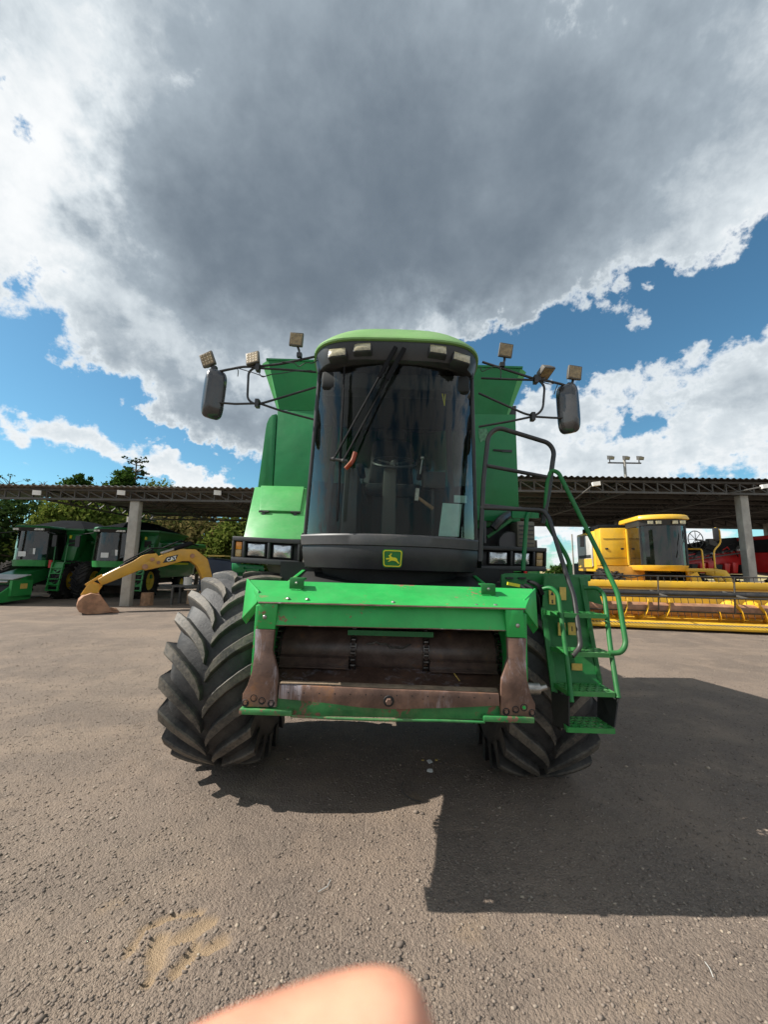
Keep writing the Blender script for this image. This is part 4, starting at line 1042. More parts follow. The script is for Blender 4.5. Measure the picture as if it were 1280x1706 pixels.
# emblem with its leaping stag
def emblem():
    c0 = Lp(654, 930.5, 2.80); tiltn = 0.04
    def E(x, z, dy): return Vector((c0.x+x, c0.y-.012+dy - z*0.12, c0.z+z))
    def rr(w, h, r, dy, taper=0.0):
        pts = []
        for (sx, sz, a0) in ((1,1,0),(-1,1,90),(-1,-1,180),(1,-1,270)):
            for k in range(5):
                a_ = R(a0+22.5*k); z = sz*(h-r)+r*math.sin(a_); x = sx*(w-r)+r*math.cos(a_)
                pts.append(E(x*(1+taper*z/h), z, dy))
        return pts
    e = MB().ext(rr(.072,.065,.021,0,.05), (0,.02,0)).build('emblem', m_egreen, ap)
    def ringm(w, h, r, t_, dy):
        a_, b2 = rr(w,h,r,dy,.05), rr(w-t_,h-t_,r*.8,dy,.05); n = len(a_); m = MB()
        bk = Vector((0,.004,0))
        m.add(a_+b2+[p+bk for p in a_]+[p+bk for p in b2], [(i,(i+1)%n,n+(i+1)%n,n+i) for i in range(n)] + [(i,2*n+i,2*n+(i+1)%n,(i+1)%n) for i in range(n)] + [(n+i,n+(i+1)%n,3*n+(i+1)%n,3*n+i) for i in range(n)]); return m
    ringm(.0655,.058,.017,.0065,-.004).build('border', m_eyel, e)
    st = [(-.052,.004),(-.045,-.006),(-.030,-.002),(-.018,-.006),(-.034,-.018),(-.030,-.022),(-.008,-.012),(.012,-.012),(.030,-.018),(.050,-.034),(.054,-.030),(.038,-.008),(.036,.002),(.026,.010),(.004,.012),(-.010,.016),(-.014,.026),(-.006,.034),(-.004,.044),(-.010,.036),(-.016,.044),(-.018,.032),(-.026,.026),(-.034,.024),(-.024,.018),(-.026,.006),(-.040,.006)]
    # triangulate the stag by ear clipping through bmesh
    bm = bmesh.new(); vs = [bm.verts.new(E(x*.93, z*.98-.004, -.005)) for x, z in st]; f = bm.faces.new(vs)
    r = bmesh.ops.extrude_face_region(bm, geom=[f]); bmesh.ops.translate(bm, verts=[g for g in r['geom'] if isinstance(g, bmesh.types.BMVert)], vec=(0,.005,0))
    bmesh.ops.triangulate(bm, faces=bm.faces[:]); bmesh.ops.recalc_face_normals(bm, faces=bm.faces)
    me = bpy.data.meshes.new('stag'); bm.to_mesh(me); bm.free(); me.materials.append(m_eyel)
    o = bpy.data.objects.new('stag', me); C.objects.link(o); o.parent = e
emblem()
# roof
def outline(n=72, k=1.0, e=5.0, a=.705, b=.845, cy=-.015):
    out = []
    for i in range(n):
        t = 2*PI*i/n; cx, sx = math.cos(t), math.sin(t)
        x = a*math.copysign(abs(cx)**(2/e), cx); y = b*math.copysign(abs(sx)**(2/e), sx)
        y -= 0.035*(1-(x/a)**2) if y < 0 else 0
        out.append((x*k, cy + y*k))
    return out
def loft(levels, top=True, bottom=True):
    m = MB(); n = len(levels[0][0])
    for pts, z in levels:
        for i, (x, y) in enumerate(pts): m.v.append((x, y, z if not callable(z) else z(x, y)))
    for j in range(len(levels)-1):
        for i in range(n): m.f.append((j*n+i, j*n+(i+1) % n, (j+1)*n+(i+1) % n, (j+1)*n+i))
    if bottom: m.f.append(tuple(range(n-1,-1,-1)))
    if top: m.f.append(tuple((len(levels)-1)*n+i for i in range(n)))
    return m
lv = [(outline(k=.985), 3.352), (outline(k=1.006), 3.356), (outline(k=1.010), 3.368), (outline(k=1.0), 3.385)]
for r in (.985,.96,.93,.89,.84,.78,.70,.6,.45,.28,.1): lv.append((outline(k=r, e=5.0-2.0*(1-r)), 3.385+.36*(1-r**2.9)))
K(loft(lv), 'roof', m_roof, smooth=40)
vz = K(loft([(outline(k=.925, b=.83), 3.215), (outline(k=.945, b=.835), 3.225), (outline(k=.985), 3.330), (outline(k=.985), 3.351)]), 'visor', m_black, smooth=35)
for (px, py, wd, tl) in ((562,587,.148,-4),(604,578,.142,-2),(730.5,582,.142,3),(770,596,.148,10)):
    p = Lp(px, py, 2.735 if abs(px-665) < 70 else 2.77); yaw = (p.x)*0.35
    lo = MB(); hw, hh = wd/2, .044
    lo.ext([(-hw,0,-hh),(hw,0,-hh),(hw,0,hh),(-hw,0,hh)], (0,.09,0))
    o = lo.build('work_light', m_black, vz, bevel=0.008); o.location = p; o.rotation_euler = (R(-16), R(tl), yaw)
    ln = MB().grid(lambda u, v: ((u-.5)*wd*.88, -.004-.010*(1-(2*u-1)**4)*(1-(2*v-1)**4), (v-.5)*.076), 8, 5).build('lens', m_lens, o, smooth=60)
# wiper: twin arms and an upright blade standing proud of the glass
pv = [Lp(660,578,2.715), Lp(674,580,2.715)]
e0, e1 = Lp(556,765,2.80), Lp(572,768,2.79)
mid0, mid1 = Lp(632,628,2.74), Lp(645,632,2.74)
K(MB().bar(pv[0], mid0, .030, .018, up=(0,1,0)).bar(pv[1], mid1, .032, .018, up=(0,1,0)).tube([mid0, e0], .0075, 8).tube([mid1, e1], .0075, 8), 'wiper_arm', m_wiper)
wb_ = K(MB().tube([e0+Vector((-.025,0,0)), e1+Vector((.03,0,0))], .012, 8).ball(e0, .018).ball(e1, .018), 'wiper_link', m_tube)
K(MB().tube([Lp(573,640,2.80), Lp(570,700,2.80), Lp(567,768,2.81), Lp(563,865,2.84)], [.006,.010,.012,.006], 6).bar(Lp(574,612,2.815), Lp(562,868,2.855), .012, .02, up=(0,1,0)), 'wiper_blade', m_wiper)
# cabin interior
K(MB().box(-.68,.68,-.44,.62,1.86,1.90), 'cabin_floor', m_cabfloor)
K(MB().box(-.68,.68,.60,.66,1.9,2.55), 'rear_wall', m_cabin)
K(MB().box(-.66,.66,.60,.63,2.55,3.22), 'rear_window', m_side)
K(MB().box(-.64,.64,-.62,.62,3.205,3.214), 'headliner', m_cabin)
K(MB().box(-.60,.60,-.68,-.50,3.06,3.20), 'overhead_console', m_cabin, bevel=0.02)
seat = thing('seat', None, None); seat.parent = cab
for k in list(seat.keys()): del seat[k]
MB().box(-.25,.25,-.05,.42,2.30,2.43).build('cushion', m_seat, seat, bevel=0.04)
MB().hexa([(-.25,.36,2.40),(.25,.36,2.40),(.25,.50,2.40),(-.25,.50,2.40)], [(-.21,.44,3.02),(.21,.44,3.02),(.21,.55,3.02),(-.21,.55,3.02)]).build('backrest', m_seat, seat, bevel=0.05)
for z in (2.56,2.68,2.80,2.92): pass
MB().box(-.16,.16,.42,.52,3.02,3.15).build('headrest', m_seat, seat, bevel=0.04)
for sx in (-1,1): MB().box(sx*.31-.04,sx*.31+.04,-.02,.40,2.56,2.62).build('armrest', m_seat, seat, bevel=0.02)
MB().box(-.18,.18,0,.36,1.9,2.30).build('pedestal', m_dark, seat)
col_ = K(MB().hexa([(-.085,-.34,1.90),(.045,-.34,1.90),(.045,-.22,1.90),(-.085,-.22,1.90)], [(-.075,-.30,2.53),(.035,-.30,2.53),(.035,-.20,2.53),(-.075,-.20,2.53)]), 'steering_column', mat('column_trim', (.05,.052,.047), .6), bevel=0.015)
wc = Vector((0.02,-.16,2.60)); tl = R(28)
wp_ = [(wc.x+.20*math.cos(a_), wc.y+.20*math.sin(a_)*math.cos(tl), wc.z+.20*math.sin(a_)*math.sin(tl)) for a_ in np.linspace(0, 2*PI, 33)[:-1]]
sw = MB().tube(wp_, .014, 7, closed=True)
for a_ in (R(-90), R(30), R(150)): sw.tube([wc-Vector((0,0,.02)), (wc.x+.19*math.cos(a_), wc.y+.19*math.sin(a_)*math.cos(tl), wc.z+.19*math.sin(a_)*math.sin(tl))], .010, 6)
K(sw.ball(wc-Vector((0,0,.02)), .045), 'steering_wheel', m_black)
p = Lp(587, 805, 3.25); cs = K(MB().hexa([(p.x-.075,p.y-.1,1.90),(p.x+.06,p.y-.1,1.90),(p.x+.06,p.y+.6,1.90),(p.x-.075,p.y+.6,1.90)], [(p.x-.06,p.y-.07,p.z+.12),(p.x+.05,p.y-.07,p.z+.12),(p.x+.05,p.y+.55,p.z+.08),(p.x-.06,p.y+.55,p.z+.08)]), 'side_console', m_black, bevel=0.015)
l0, l1, l2 = Lp(576,781,3.12), Lp(588,768,3.12), Lp(592,754,3.13)
MB().tube(fillet([l0, l1, l2], .03), [.020]*7, 8).build('lever_grip', m_orange, cs, smooth=60)
MB().tube([Lp(588,776,3.13), Lp(589,792,3.16)], .008, 6).build('lever_rod', m_black, cs)
p0, p1 = Lp(735,838,3.05), Lp(769,893,3.05); K(MB().ext([Lp(738,838,3.05),Lp(770,840,3.05),Lp(765,894,3.02),Lp(731,893,3.02)], (0,.004,0)), 'notice_sheet', m_paper)
K(MB().ext([Lp(757,825,3.10),Lp(778,826,3.10),Lp(778,838,3.10),Lp(757,837,3.10)], (0,.004,0)), 'notice_sheet', m_paper)
hm_ = K(MB().tube([Lp(697,829,3.15), Lp(722,848,3.15)], [.012,.018], 7), 'hammer', m_wood)
MB().bar(Lp(696,814,3.15), Lp(694,834,3.15), .03, .03).build('hammer_head', m_bolt, hm_)
for (x0, y0, x1, y1) in ((706,604,709,648), (735,632,741,676)):
    K(MB().tube([Lp(x0,y0,2.98), Lp(x0+1,(y0+y1)/2-6,2.98), Lp(x1,y1,2.98), Lp(x1+1.5,(y0+y1)/2,2.985), Lp(x0+2,y0+3,2.98)], .005, 6), 'hanging_strap', m_strap)
K(MB().box(.30,.52,-.02,.10,2.40,2.56).tube([(.40,.03,1.9),(.40,.03,2.4)], .02, 8), 'monitor', m_black, bevel=0.01)
K(MB().tube([Lp(700,790,3.2), Lp(704,765,3.22)], .006, 6).ball(Lp(704,763,3.22), .018), 'gear_lever', m_bolt)

# hoses and fittings between the feeder house and the ladder
for k, pts in enumerate(([(876,975,2.7),(888,980,2.62),(897,995,2.66),(899,1020,2.8)], [(868,976,2.75),(884,986,2.66),(892,1004,2.7),(893,1030,2.85)], [(880,968,2.8),(898,974,2.72),(905,990,2.74)])):
    B(MB().tube(fillet([Lp(*q) for q in pts], .06), .013, 7), 'hydraulic_hose', m_wiper, smooth=60)
q = Lp(884, 1147, 2.25); B(MB().cyl((q.x-.02,q.y,q.z),(q.x+.05,q.y,q.z),.030,n=14).cyl((q.x+.05,q.y,q.z),(q.x+.09,q.y,q.z+.01),.016,n=10), 'latch_pin', m_bolt, smooth=40)
B(MB().bar(Lp(846,972,2.62), Lp(866,976,2.62), .02, .02), 'yellow_cap', m_strap)
# --- mirrors, work light arms
def side_rig(sx, D, mir_c, hook, lights, arms):
    g = MB()
    for pts, r, fr_ in arms: g.tube(fillet([Lp(x, y, D+dd) for x, y, dd in pts], fr_), r, 8)
    br = B(g, 'mirror_bracket', m_tube, smooth=50)
    for (px, py) in hook:
        p = Lp(px, py, D-.01); MB().bar(p-Vector((0,0,.035)), p+Vector((0,0,.03)), .03, .05).build('clamp', m_tube, br)
    c0 = Lp(*mir_c, D); ms = MB()
    # mirror: rounded housing with bulged back, glass on the rear
    hwid, hh = .085, .205; n = 28; prof = []
    for i in range(n):
        t = 2*PI*i/n; prof.append((hwid*math.copysign(abs(math.cos(t))**.45, math.cos(t)), hh*math.copysign(abs(math.sin(t))**.45, math.sin(t))))
    for k, dpt in ((.55,-.045),(.86,-.036),(1,-.010),(1,.012),(.93,.014)):
        for x, z in prof: ms.v.append((x*k, dpt, z*k))
    for j in range(4):
        for i in range(n): ms.f.append((j*n+i, j*n+(i+1) % n, (j+1)*n+(i+1) % n, (j+1)*n+i))
    ms.f.append(tuple(range(n-1,-1,-1)))
    mo = ms.build('mirror', m_shell, big, smooth=45); mo.location = c0; mo.rotation_euler = (R(4), R(sx*-1), R(-sx*42))
    gl = MB(); gl.v = [(x*.93, .0135, z*.93) for x, z in prof]; gl.f = [tuple(range(n))]; gl.build('mirror_glass', m_mirror, mo)
    for (px, py, rx, ry, rz, base) in lights:
        p = Lp(px, py, D-.02); sz = .056
        h = MB().box(-sz,sz,-.012,.012,-sz,sz); h.hexa([(-sz*.95,.0125,-sz*.95),(sz*.95,.0125,-sz*.95),(sz*.7,.05,-sz*.7),(-sz*.7,.05,-sz*.7)], [(-sz*.95,.0125,sz*.95),(sz*.95,.0125,sz*.95),(sz*.7,.05,sz*.7),(-sz*.7,.05,sz*.7)])
        o = h.build('led_work_light', mat('lamp_housing', (.085,.075,.06), .55, dust=.2) if 'lamp_housing' not in bpy.data.materials else bpy.data.materials['lamp_housing'], big, bevel=.003)
        o.location = p; o.rotation_euler = (R(rx), R(ry), R(rz))
        lens = MB()
        for i in range(4):
            for j in range(4): lens.ball((-sz*.66+i*sz*.44, -.0125, -sz*.66+j*sz*.44), sz*.17, 6, (1,.2,1))
        lens.box(-sz*.84,sz*.84,-.0135,-.0122,-sz*.84,sz*.84).build('led_lens', m_led, o, smooth=40)
        b0 = Lp(*base, D); MB().tube([b0, (b0+p)/2+Vector((.008,.01,-.02)), p+Vector((0,.03,-.03))], .010, 6).bar(b0-Vector((.02,0,0)), b0+Vector((.02,0,0)), .035, .035).build('lamp_bracket', m_tube, big)
DL = 2.98
side_rig(-1, DL, (357,657), ((429,672),(430,612)),
    [(346,599,6,-22,-8,(357,614)), (421,597,-10,-12,-8,(429,611)), (494,566,4,3,0,(499,592))],
    [([(526,594,.03),(470,606,0),(428,611,0),(404,611,0),(374,617,0),(352,622,0),(349,640,0),(348,655,.01)], .0105, .03),
     ([(527,620,.1),(480,616,.04),(440,614,0),(424,612,0),(414,620,0),(412,665,0),(424,674,0),(440,671,0),(526,645,.06)], .0095, .07),
     ([(350,670,0),(392,673,0),(432,672,0),(470,685,.02),(523,699,.1)], .0095, .02)])
side_rig(1, DL, (947,681), ((888,694),(893,632)),
    [(843,584,8,6,4,(837,608)), (910,621,62,-8,20,(897,632)), (958,621,4,4,6,(950,642))],
    [([(804,603,.03),(850,618,0),(893,632,0),(915,635,0),(940,641,0),(955,650,0),(960,665,.02)], .0105, .03),
     ([(802,630,.1),(850,632,.04),(888,633,0),(900,634,0),(908,644,0),(905,682,0),(893,693,0),(876,690,0),(798,655,.08)], .0095, .07),
     ([(960,697,0),(920,696,0),(888,694,0),(850,702,.02),(798,711,.1)], .0095, .02)])
# loose wiring under the lamp arms
for D_, pts in ((DL-.01, [(392,612),(397,616),(396,627)]), (DL-.01, [(392,612),(408,617),(425,622),(440,628),(452,624)]), (DL-.01, [(430,618),(436,630),(448,624),(470,622),(490,618),(520,617)]),
                (DL-.01, [(470,603),(492,605),(497,612),(503,608),(512,603),(520,606),(529,600)]),
                (DL-.01, [(801,612),(803,620),(814,614),(826,610),(834,614),(836,622)]), (DL-.01, [(900,634),(914,641),(932,637),(945,646)]), (DL-.01, [(930,640),(926,650),(924,657)]), (DL-.01,[(835,612),(835,632)])):
    B(MB().tube(fillet([Lp(x, y, D_) for x, y in pts], .05, 3), .0038, 5), 'cable', m_black)

# --- platform, ladder and rails on the right
lad = thing('ladder', None, None); lad.parent = big
for k in list(lad.keys()): del lad[k]
def Q(mb, name, m, **k): return mb.build(name, m, lad, **k)
def tread(fl, fr_, bl, br_, D0, D1, lip=.028):
    """open tread: rails and staggered webs leave real slots"""
    a_, b2, c2, d2 = Lp(*fl, D0), Lp(*fr_, D0), Lp(*br_, D1), Lp(*bl, D1)
    zt_ = (a_.z+b2.z+c2.z+d2.z)/4
    for q in (a_, b2, c2, d2): q.z = zt_
    def P(u, v): return (a_*(1-u)+b2*u)*(1-v)+(d2*(1-u)+c2*u)*v
    m = MB(); dn = Vector((0,0,-.008)); nr = 4
    for i in range(nr+1):
        v = i/nr; h = .16 if 0 < i < nr else .22
        v0, v1 = max(0, v-h/nr), min(1, v+h/nr)
        m.ext([P(0,v0),P(1,v0),P(1,v1),P(0,v1)], dn)
    nc = 6
    for i in range(nr):
        for j in range(nc+1):
            u = (j + (.5 if i % 2 else 0))/nc
            u0, u1 = max(0,u-.032), min(1,u+.032)
            if u0 >= 1: continue
            m.ext([P(u0,i/nr+.03),P(u1,i/nr+.03),P(u1,(i+1)/nr-.03),P(u0,(i+1)/nr-.03)], dn*.9)
    m.ext([a_-Vector((0,.004,0)), b2-Vector((0,.004,0)), b2-Vector((0,.004,lip)), a_-Vector((0,.004,lip))], (0,.006,0))
    m.ext([P(0,0), P(0,1), P(0,1)-Vector((0,0,lip)), P(0,0)-Vector((0,0,lip))], (-.006,0,0)); m.ext([P(1,0), P(1,1), P(1,1)-Vector((0,0,lip)), P(1,0)-Vector((0,0,lip))], (.006,0,0))
    return m
Q(tread((946,1218),(1024,1209),(933,1196),(1000,1190),2.44,2.62), 'tread', m_tread)
Q(tread((947,1154),(1024,1147),(924,1143),(1000,1136),2.50,2.68), 'tread', m_tread)
Q(tread((952,1088),(1020,1086),(920,1079),(998,1078),2.58,2.74), 'tread', m_tread)
Q(tread((940,1024),(1010,1023),(905,1017),(985,1016),2.66,2.82), 'tread', m_tread)
# side strings, riser sheets, rubber skirts
Q(MB().ext([Lp(902,1013,2.84),Lp(911,1013,2.84),Lp(931,1160,2.64),Lp(921,1160,2.64)], (.012,.05,0)), 'side_string', m_lad, bevel=.003)
Q(MB().ext([Lp(966,962,2.92),Lp(974,962,2.92),Lp(1005,1140,2.72),Lp(998,1140,2.72)], (.012,.05,0)), 'side_string', m_lad, bevel=.003)
up_ = Q(MB().ext([Lp(908,958,2.93),Lp(970,962,2.93),Lp(980,1018,2.88),Lp(904,1020,2.88)], (0,.012,0)), 'riser_sheet', m_lad)
mi_ = Q(MB().ext([Lp(908,1024,2.86),Lp(981,1024,2.86),Lp(992,1082,2.80),Lp(916,1082,2.80)], (0,.012,0)), 'riser_sheet', m_lad)
lo_ = Q(MB().ext([Lp(916,1084,2.79),Lp(992,1084,2.79),Lp(1000,1142,2.72),Lp(924,1142,2.72)], (0,.012,0)), 'riser_sheet', m_lad)
Q(MB().ext([Lp(919,1152,2.66),Lp(948,1160,2.47),Lp(948,1217,2.45),Lp(922,1208,2.60)], (.008,0,0)), 'rubber_skirt', m_dark)
Q(MB().ext([Lp(998,1150,2.66),Lp(1033,1158,2.50),Lp(1026,1212,2.45),Lp(998,1196,2.62)], (-.008,0,0)), 'rubber_skirt', m_dark)
def label(parent, x0, y0, x1, y1, D, n):
    a_, b2 = Lp(x0,y0,D), Lp(x1,y1,D); o = MB().box(a_.x,b2.x,a_.y-.003,a_.y,b2.z,a_.z).build('warning_label', m_label, parent)
    w, h_ = b2.x-a_.x, a_.z-b2.z
    if n == 'figure':
        cx = (a_.x+b2.x)/2; y = a_.y-.0035; k = MB()
        k.ball((cx, y, b2.z+h_*.26), w*.16, 8, (1,.05,1)); k.box(cx-w*.13,cx+w*.13,y-.0006,y,b2.z+h_*.06,b2.z+h_*.2)
        k.ext([(cx-w*.28,y,b2.z+h_*.62),(cx+w*.28,y,b2.z+h_*.62),(cx,y,b2.z+h_*.88)], (0,-.0006,0)); k.build('pictogram', m_ink, o)
    elif n == 'bar':
        y = a_.y-.0035; k = MB(); k.box(a_.x+w*.42,b2.x-w*.42,y-.0006,y,b2.z+h_*.3,b2.z+h_*.7); k.build('pictogram', m_ink, o)
label(up_, 915,982,926,1007,2.885,'figure'); label(up_, 933,978,944,1000,2.885,'')
label(mi_, 930,1037,943,1059,2.80,'bar'); label(mi_, 947,1037,960,1058,2.80,'bar'); label(lo_, 953,1105,971,1117,2.74,'')
plat = B(MB().hexa([Lp(838,975,3.1),Lp(908,975,3.02),Lp(985,968,3.1),Lp(985,968,3.9)], [Lp(838,955,3.1),Lp(908,955,3.02),Lp(985,958,3.1),Lp(985,958,3.9)]), 'platform', m_lad, bevel=.008)
B(MB().ext([Lp(836,957,3.05),Lp(880,957,3.05),Lp(896,972,3.05),Lp(898,1006,3.05),Lp(886,1006,3.05),Lp(884,985,3.05),Lp(836,983,3.05)], (0,.02,0)), 'platform_bracket', m_lad, bevel=.004)
for x in (848, 869): MB().bar(Lp(x-5,963,3.04), Lp(x+7,963,3.04), .03, .012, up=(0,0,1)).build('slot', m_dark, plat)
B(MB().hexa([Lp(905,1005,3.0),Lp(985,1040,3.0),Lp(985,1040,3.3),Lp(905,1005,3.3)], [Lp(905,958,3.0),Lp(980,960,3.0),Lp(980,960,3.3),Lp(905,958,3.3)]), 'platform_side', m_lad, bevel=.006)
B(MB().ext([Lp(972,975,2.9),Lp(996,978,2.9),Lp(1005,1008,2.88),Lp(976,1000,2.9)], (0,.01,0)), 'guard_sheet', m_lad)
def rail(pts, r, name, m, fr_=.06): return B(MB().tube(fillet([Lp(x, y, D) for x, y, D in pts], fr_, 5), r, 10), name, m, smooth=60)
rail([(903,982,2.78),(918,978,2.74),(931,990,2.70),(944,1090,2.58),(953,1170,2.47)], .0155, 'handrail', m_lad, .05)
rail([(974,980,2.86),(997,979,2.80),(1008,992,2.76),(1018,1080,2.62),(1031,1163,2.50)], .0155, 'handrail', m_lad, .05)
gr = rail([(800,846,2.98),(905,850,2.92),(915,862,2.90),(945,960,2.78),(957,992,2.72),(966,1060,2.62),(968,1078,2.60),(954,1093,2.58)], .0165, 'handrail', m_tube, .05)
rail([(909,850,2.98),(913,800,2.98),(919,783,2.97),(931,787,2.96),(1000,925,2.78),(1030,988,2.68),(1044,1074,2.58),(1035,1088,2.57),(1016,1088,2.58)], .0165, 'handrail', m_lad, .05)
rail([(905,850,2.99),(909,868,2.99),(944,925,3.0),(950,940,3.0),(950,958,3.0)], .0165, 'handrail', m_lad, .05)
rail([(800,935,2.98),(806,800,2.98),(814,725,2.98),(830,712,2.98),(915,738,2.98),(924,752,2.98),(913,830,2.98),(905,872,2.98)], .0185, 'gate_rail', m_tube, .07)
rail([(812,776,2.98),(918,796,2.98)], .0155, 'gate_rail', m_tube); 
rail([(806,842,2.98),(903,852,2.98)], .0155, 'gate_rail', m_tube)

# ------------------------------------------------------------------ machines in the yard
def wheel_bg(parent, x, y, r, w, rimm, name='wheel'):
    t = MB(); hw = w/2
    t.lathe([(-hw*.7,r*.5),(-hw,r*.6),(-hw,r*.88),(-hw*.85,r*.95),(hw*.85,r*.95),(hw,r*.88),(hw,r*.6),(hw*.7,r*.5)], (0,0,0), 'x', 32)
    n = 22
    for s in (-1,1):
        for i in range(n):
            a0 = 2*PI*(i+.25*s)/n; p = []
            for u in (0,.5,1):
                a_ = a0+.3*u; p.append(Vector((s*hw*u*1.02, -r*.975*math.cos(a_), r*.975*math.sin(a_))))
            t.bar(p[0],p[1],.06,.06,up=(0,-math.cos(a0),math.sin(a0))); t.bar(p[1],p[2],.06,.06,up=(0,-math.cos(a0),math.sin(a0)))
    o = t.build(name, m_bgtyre, parent); o.location = (x, y, r)
    rm = MB()
    for s in (-1,1): rm.lathe([(s*hw*.72,r*.52),(s*hw*.60,r*.46),(s*hw*.35,r*.40),(s*hw*.30,r*.18),(s*hw*.55,r*.15),(s*hw*.55,0)], (0,0,0), 'x', 24)
    rm.build('rim', rimm, o, smooth=40)
    return o
m_cgreen = mat('yard_green', (0.012,0.15,0.035), .35, vary=.1, dust=.12, coat=.2)
m_lgreen = mat('light_yard_green', (0.02,0.24,0.05), .4, vary=.1, dust=.2)
def green_combine(label, loc, rz, header=True, cover=True, group='green combines parked in the shed'):
    t = thing('combine_harvester', label, 'combine harvester', loc, rz, group)
    p = lambda mb, n, m, par=t, **k: mb.build(n, m, par, **k)
    p(MB().hexa([(-1.4,.3,.95),(1.4,.3,.95),(1.4,5.2,.95),(-1.4,5.2,.95)], [(-1.4,.45,2.75),(1.4,.45,2.75),(1.4,5.2,2.35),(-1.4,5.2,2.35)]), 'body', m_cgreen, bevel=.05)
    p(MB().box(-1.2,1.2,5.2,6.3,1.0,2.1), 'straw_hood', m_cgreen, bevel=.1)
    p(MB().box(1.4,1.415,1.0,4.6,1.62,1.72), 'side_stripe', m_eyel)
    p(MB().box(1.4,1.45,3.2,4.9,1.75,2.3), 'engine_panel', m_dark)
    # front tank panel on the right of the cab, with small window
    fp_ = p(MB().hexa([(.80,.05,1.75),(1.38,.05,1.75),(1.38,.5,1.75),(.80,.5,1.75)], [(.95,.15,3.0),(1.55,.15,3.0),(1.55,.6,3.0),(.95,.6,3.0)]), 'front_panel', m_cgreen, bevel=.02)
    MB().box(1.06,1.34,.07,.11,2.42,2.72).build('panel_window', m_dark, fp_); MB().box(1.04,1.13,.10,.125,2.78,2.92).build('decal', m_eyel, fp_)
    p(MB().hexa([(-1.4,.45,2.75),(1.4,.45,2.75),(1.4,3.3,2.75),(-1.4,3.3,2.75)], [(-1.62,.2,3.2),(1.62,.2,3.2),(1.62,3.6,3.2),(-1.62,3.6,3.2)]), 'tank_extension', m_cgreen)
    if cover:
        cx, cy = 0, 1.9; ring_ = [(-1.66,.15),(-.8,.0),(.8,.0),(1.66,.15),(1.8,1.9),(1.66,3.65),(0,3.8),(-1.66,3.65),(-1.8,1.9)]
        m = MB(); m.v = [(x,y,3.2) for x,y in ring_]+[(x*.30,1.9+(y-1.9)*.30,3.74) for x,y in ring_]+[(0,1.9,3.78)]; n = len(ring_)
        m.f = [(i,(i+1)%n,n+(i+1)%n,n+i) for i in range(n)]+[(n+i,n+(i+1)%n,2*n) for i in range(n)]+[tuple(range(n-1,-1,-1))]
        tc_ = p(m, 'tank_cover', m_tarp)
        m = MB()
        for i in range(n): m.bar((*ring_[i],3.2),(*ring_[(i+1)%n],3.2),.05,.07)
        m.build('cover_hem', m_cgreen, tc_)
    # cab
    n = 14; arc = [(-.74+1.48*i/n, -1.02+.34*abs(2*i/n-1)**2.4) for i in range(n+1)]
    def band(z0, z1, k0=1.0, k1=1.0):
        m = MB(); o = len(arc)
        for k, z in ((k0,z0),(k1,z1)): m.v += [(x*k,y*k,z) for x,y in arc]+[(.74*k,.35,z),(-.74*k,.35,z)]
        w = o+2; m.f = [(i,(i+1)%w,w+(i+1)%w,w+i) for i in range(w)]+[tuple(range(w-1,-1,-1)),tuple(range(w,2*w))]; return m
    cb = p(band(1.48,1.75,.97,1.0), 'cab', m_lgreen)
    band(1.76,3.02,.985,.93).build('cab_glass', m_dkg, cb)
    for s in (-1,1): MB().bar((s*.715,-.63,1.76),(s*.675,-.60,3.02),.05,.05).build('pillar', m_black, cb); MB().bar((s*.72,.33,1.76),(s*.68,.33,3.02),.08,.08).build('pillar', m_black, cb)
    MB().box(-.25,.25,-.1,.3,1.8,2.7).build('seat', m_seat, cb, bevel=.05)
    MB().box(-.68,.68,.28,.34,1.76,3.0).build('rear_wall', m_dark, cb)
    band(3.03,3.17,.97,1.04).build('visor', m_black, cb)
    band(3.17,3.27,1.08,1.03).build('cab_roof', m_cgreen, cb, bevel=.02)
    for x in (-.60,-.44,.36,.48,.60): MB().box(x-.055,x+.055,-1.05+.2*abs(x),-.98+.2*abs(x),3.06,3.14).build('cab_light', m_white, cb)
    MB().box(.18,.44,-.93,-.925,2.0,2.26).build('notice_sheet', m_white, cb) ; MB().box(-.2,.12,-1.01,-1.005,1.9,2.12).build('notice_sheet', m_white, cb)
    # ladder and landing
    p(MB().box(.78,1.5,-.55,.05,1.60,1.68), 'landing', m_cgreen)
    ld = p(MB().bar((1.02,-.62,1.66),(1.02,-.80,.42),.05,.08).bar((1.50,-.62,1.66),(1.50,-.80,.42),.05,.08).bar((1.02,-.58,1.60),(1.50,-.58,1.60),.02,.02).ext([(1.03,-.58,1.60),(1.49,-.58,1.60),(1.49,-.74,.62),(1.03,-.74,.62)],(0,.02,0)), 'ladder', m_lgreen)
    for k in range(5): MB().box(1.04,1.48,-.86+.035*k,-.64+.035*k,.44+.24*k,.48+.24*k).build('tread', m_lgreen, ld)
    p(MB().tube(fillet([(1.02,-.6,1.66),(.98,-.55,2.5),(.85,-.4,2.75)],.1),.022,6).tube(fillet([(1.52,-.6,1.66),(1.52,-.55,2.5),(1.52,.1,2.6)],.1),.022,6), 'handrail', m_cgreen)
    p(MB().cyl((.92,-.62,1.42),(.92,-.62,1.76),.075,n=12), 'fire_extinguisher', mat('extinguisher_red',(.5,.02,.02),.35) if 'extinguisher_red' not in bpy.data.materials else bpy.data.materials['extinguisher_red'])
    for s in (-1,1):
        wheel_bg(t, s*1.22, .1, .86, .62, m_rim, 'front_wheel'); wheel_bg(t, s*1.1, 4.3, .56, .36, m_rim, 'rear_wheel')
    p(MB().box(-.9,.9,-.2,3.9,.65,.96), 'chassis', m_dark)
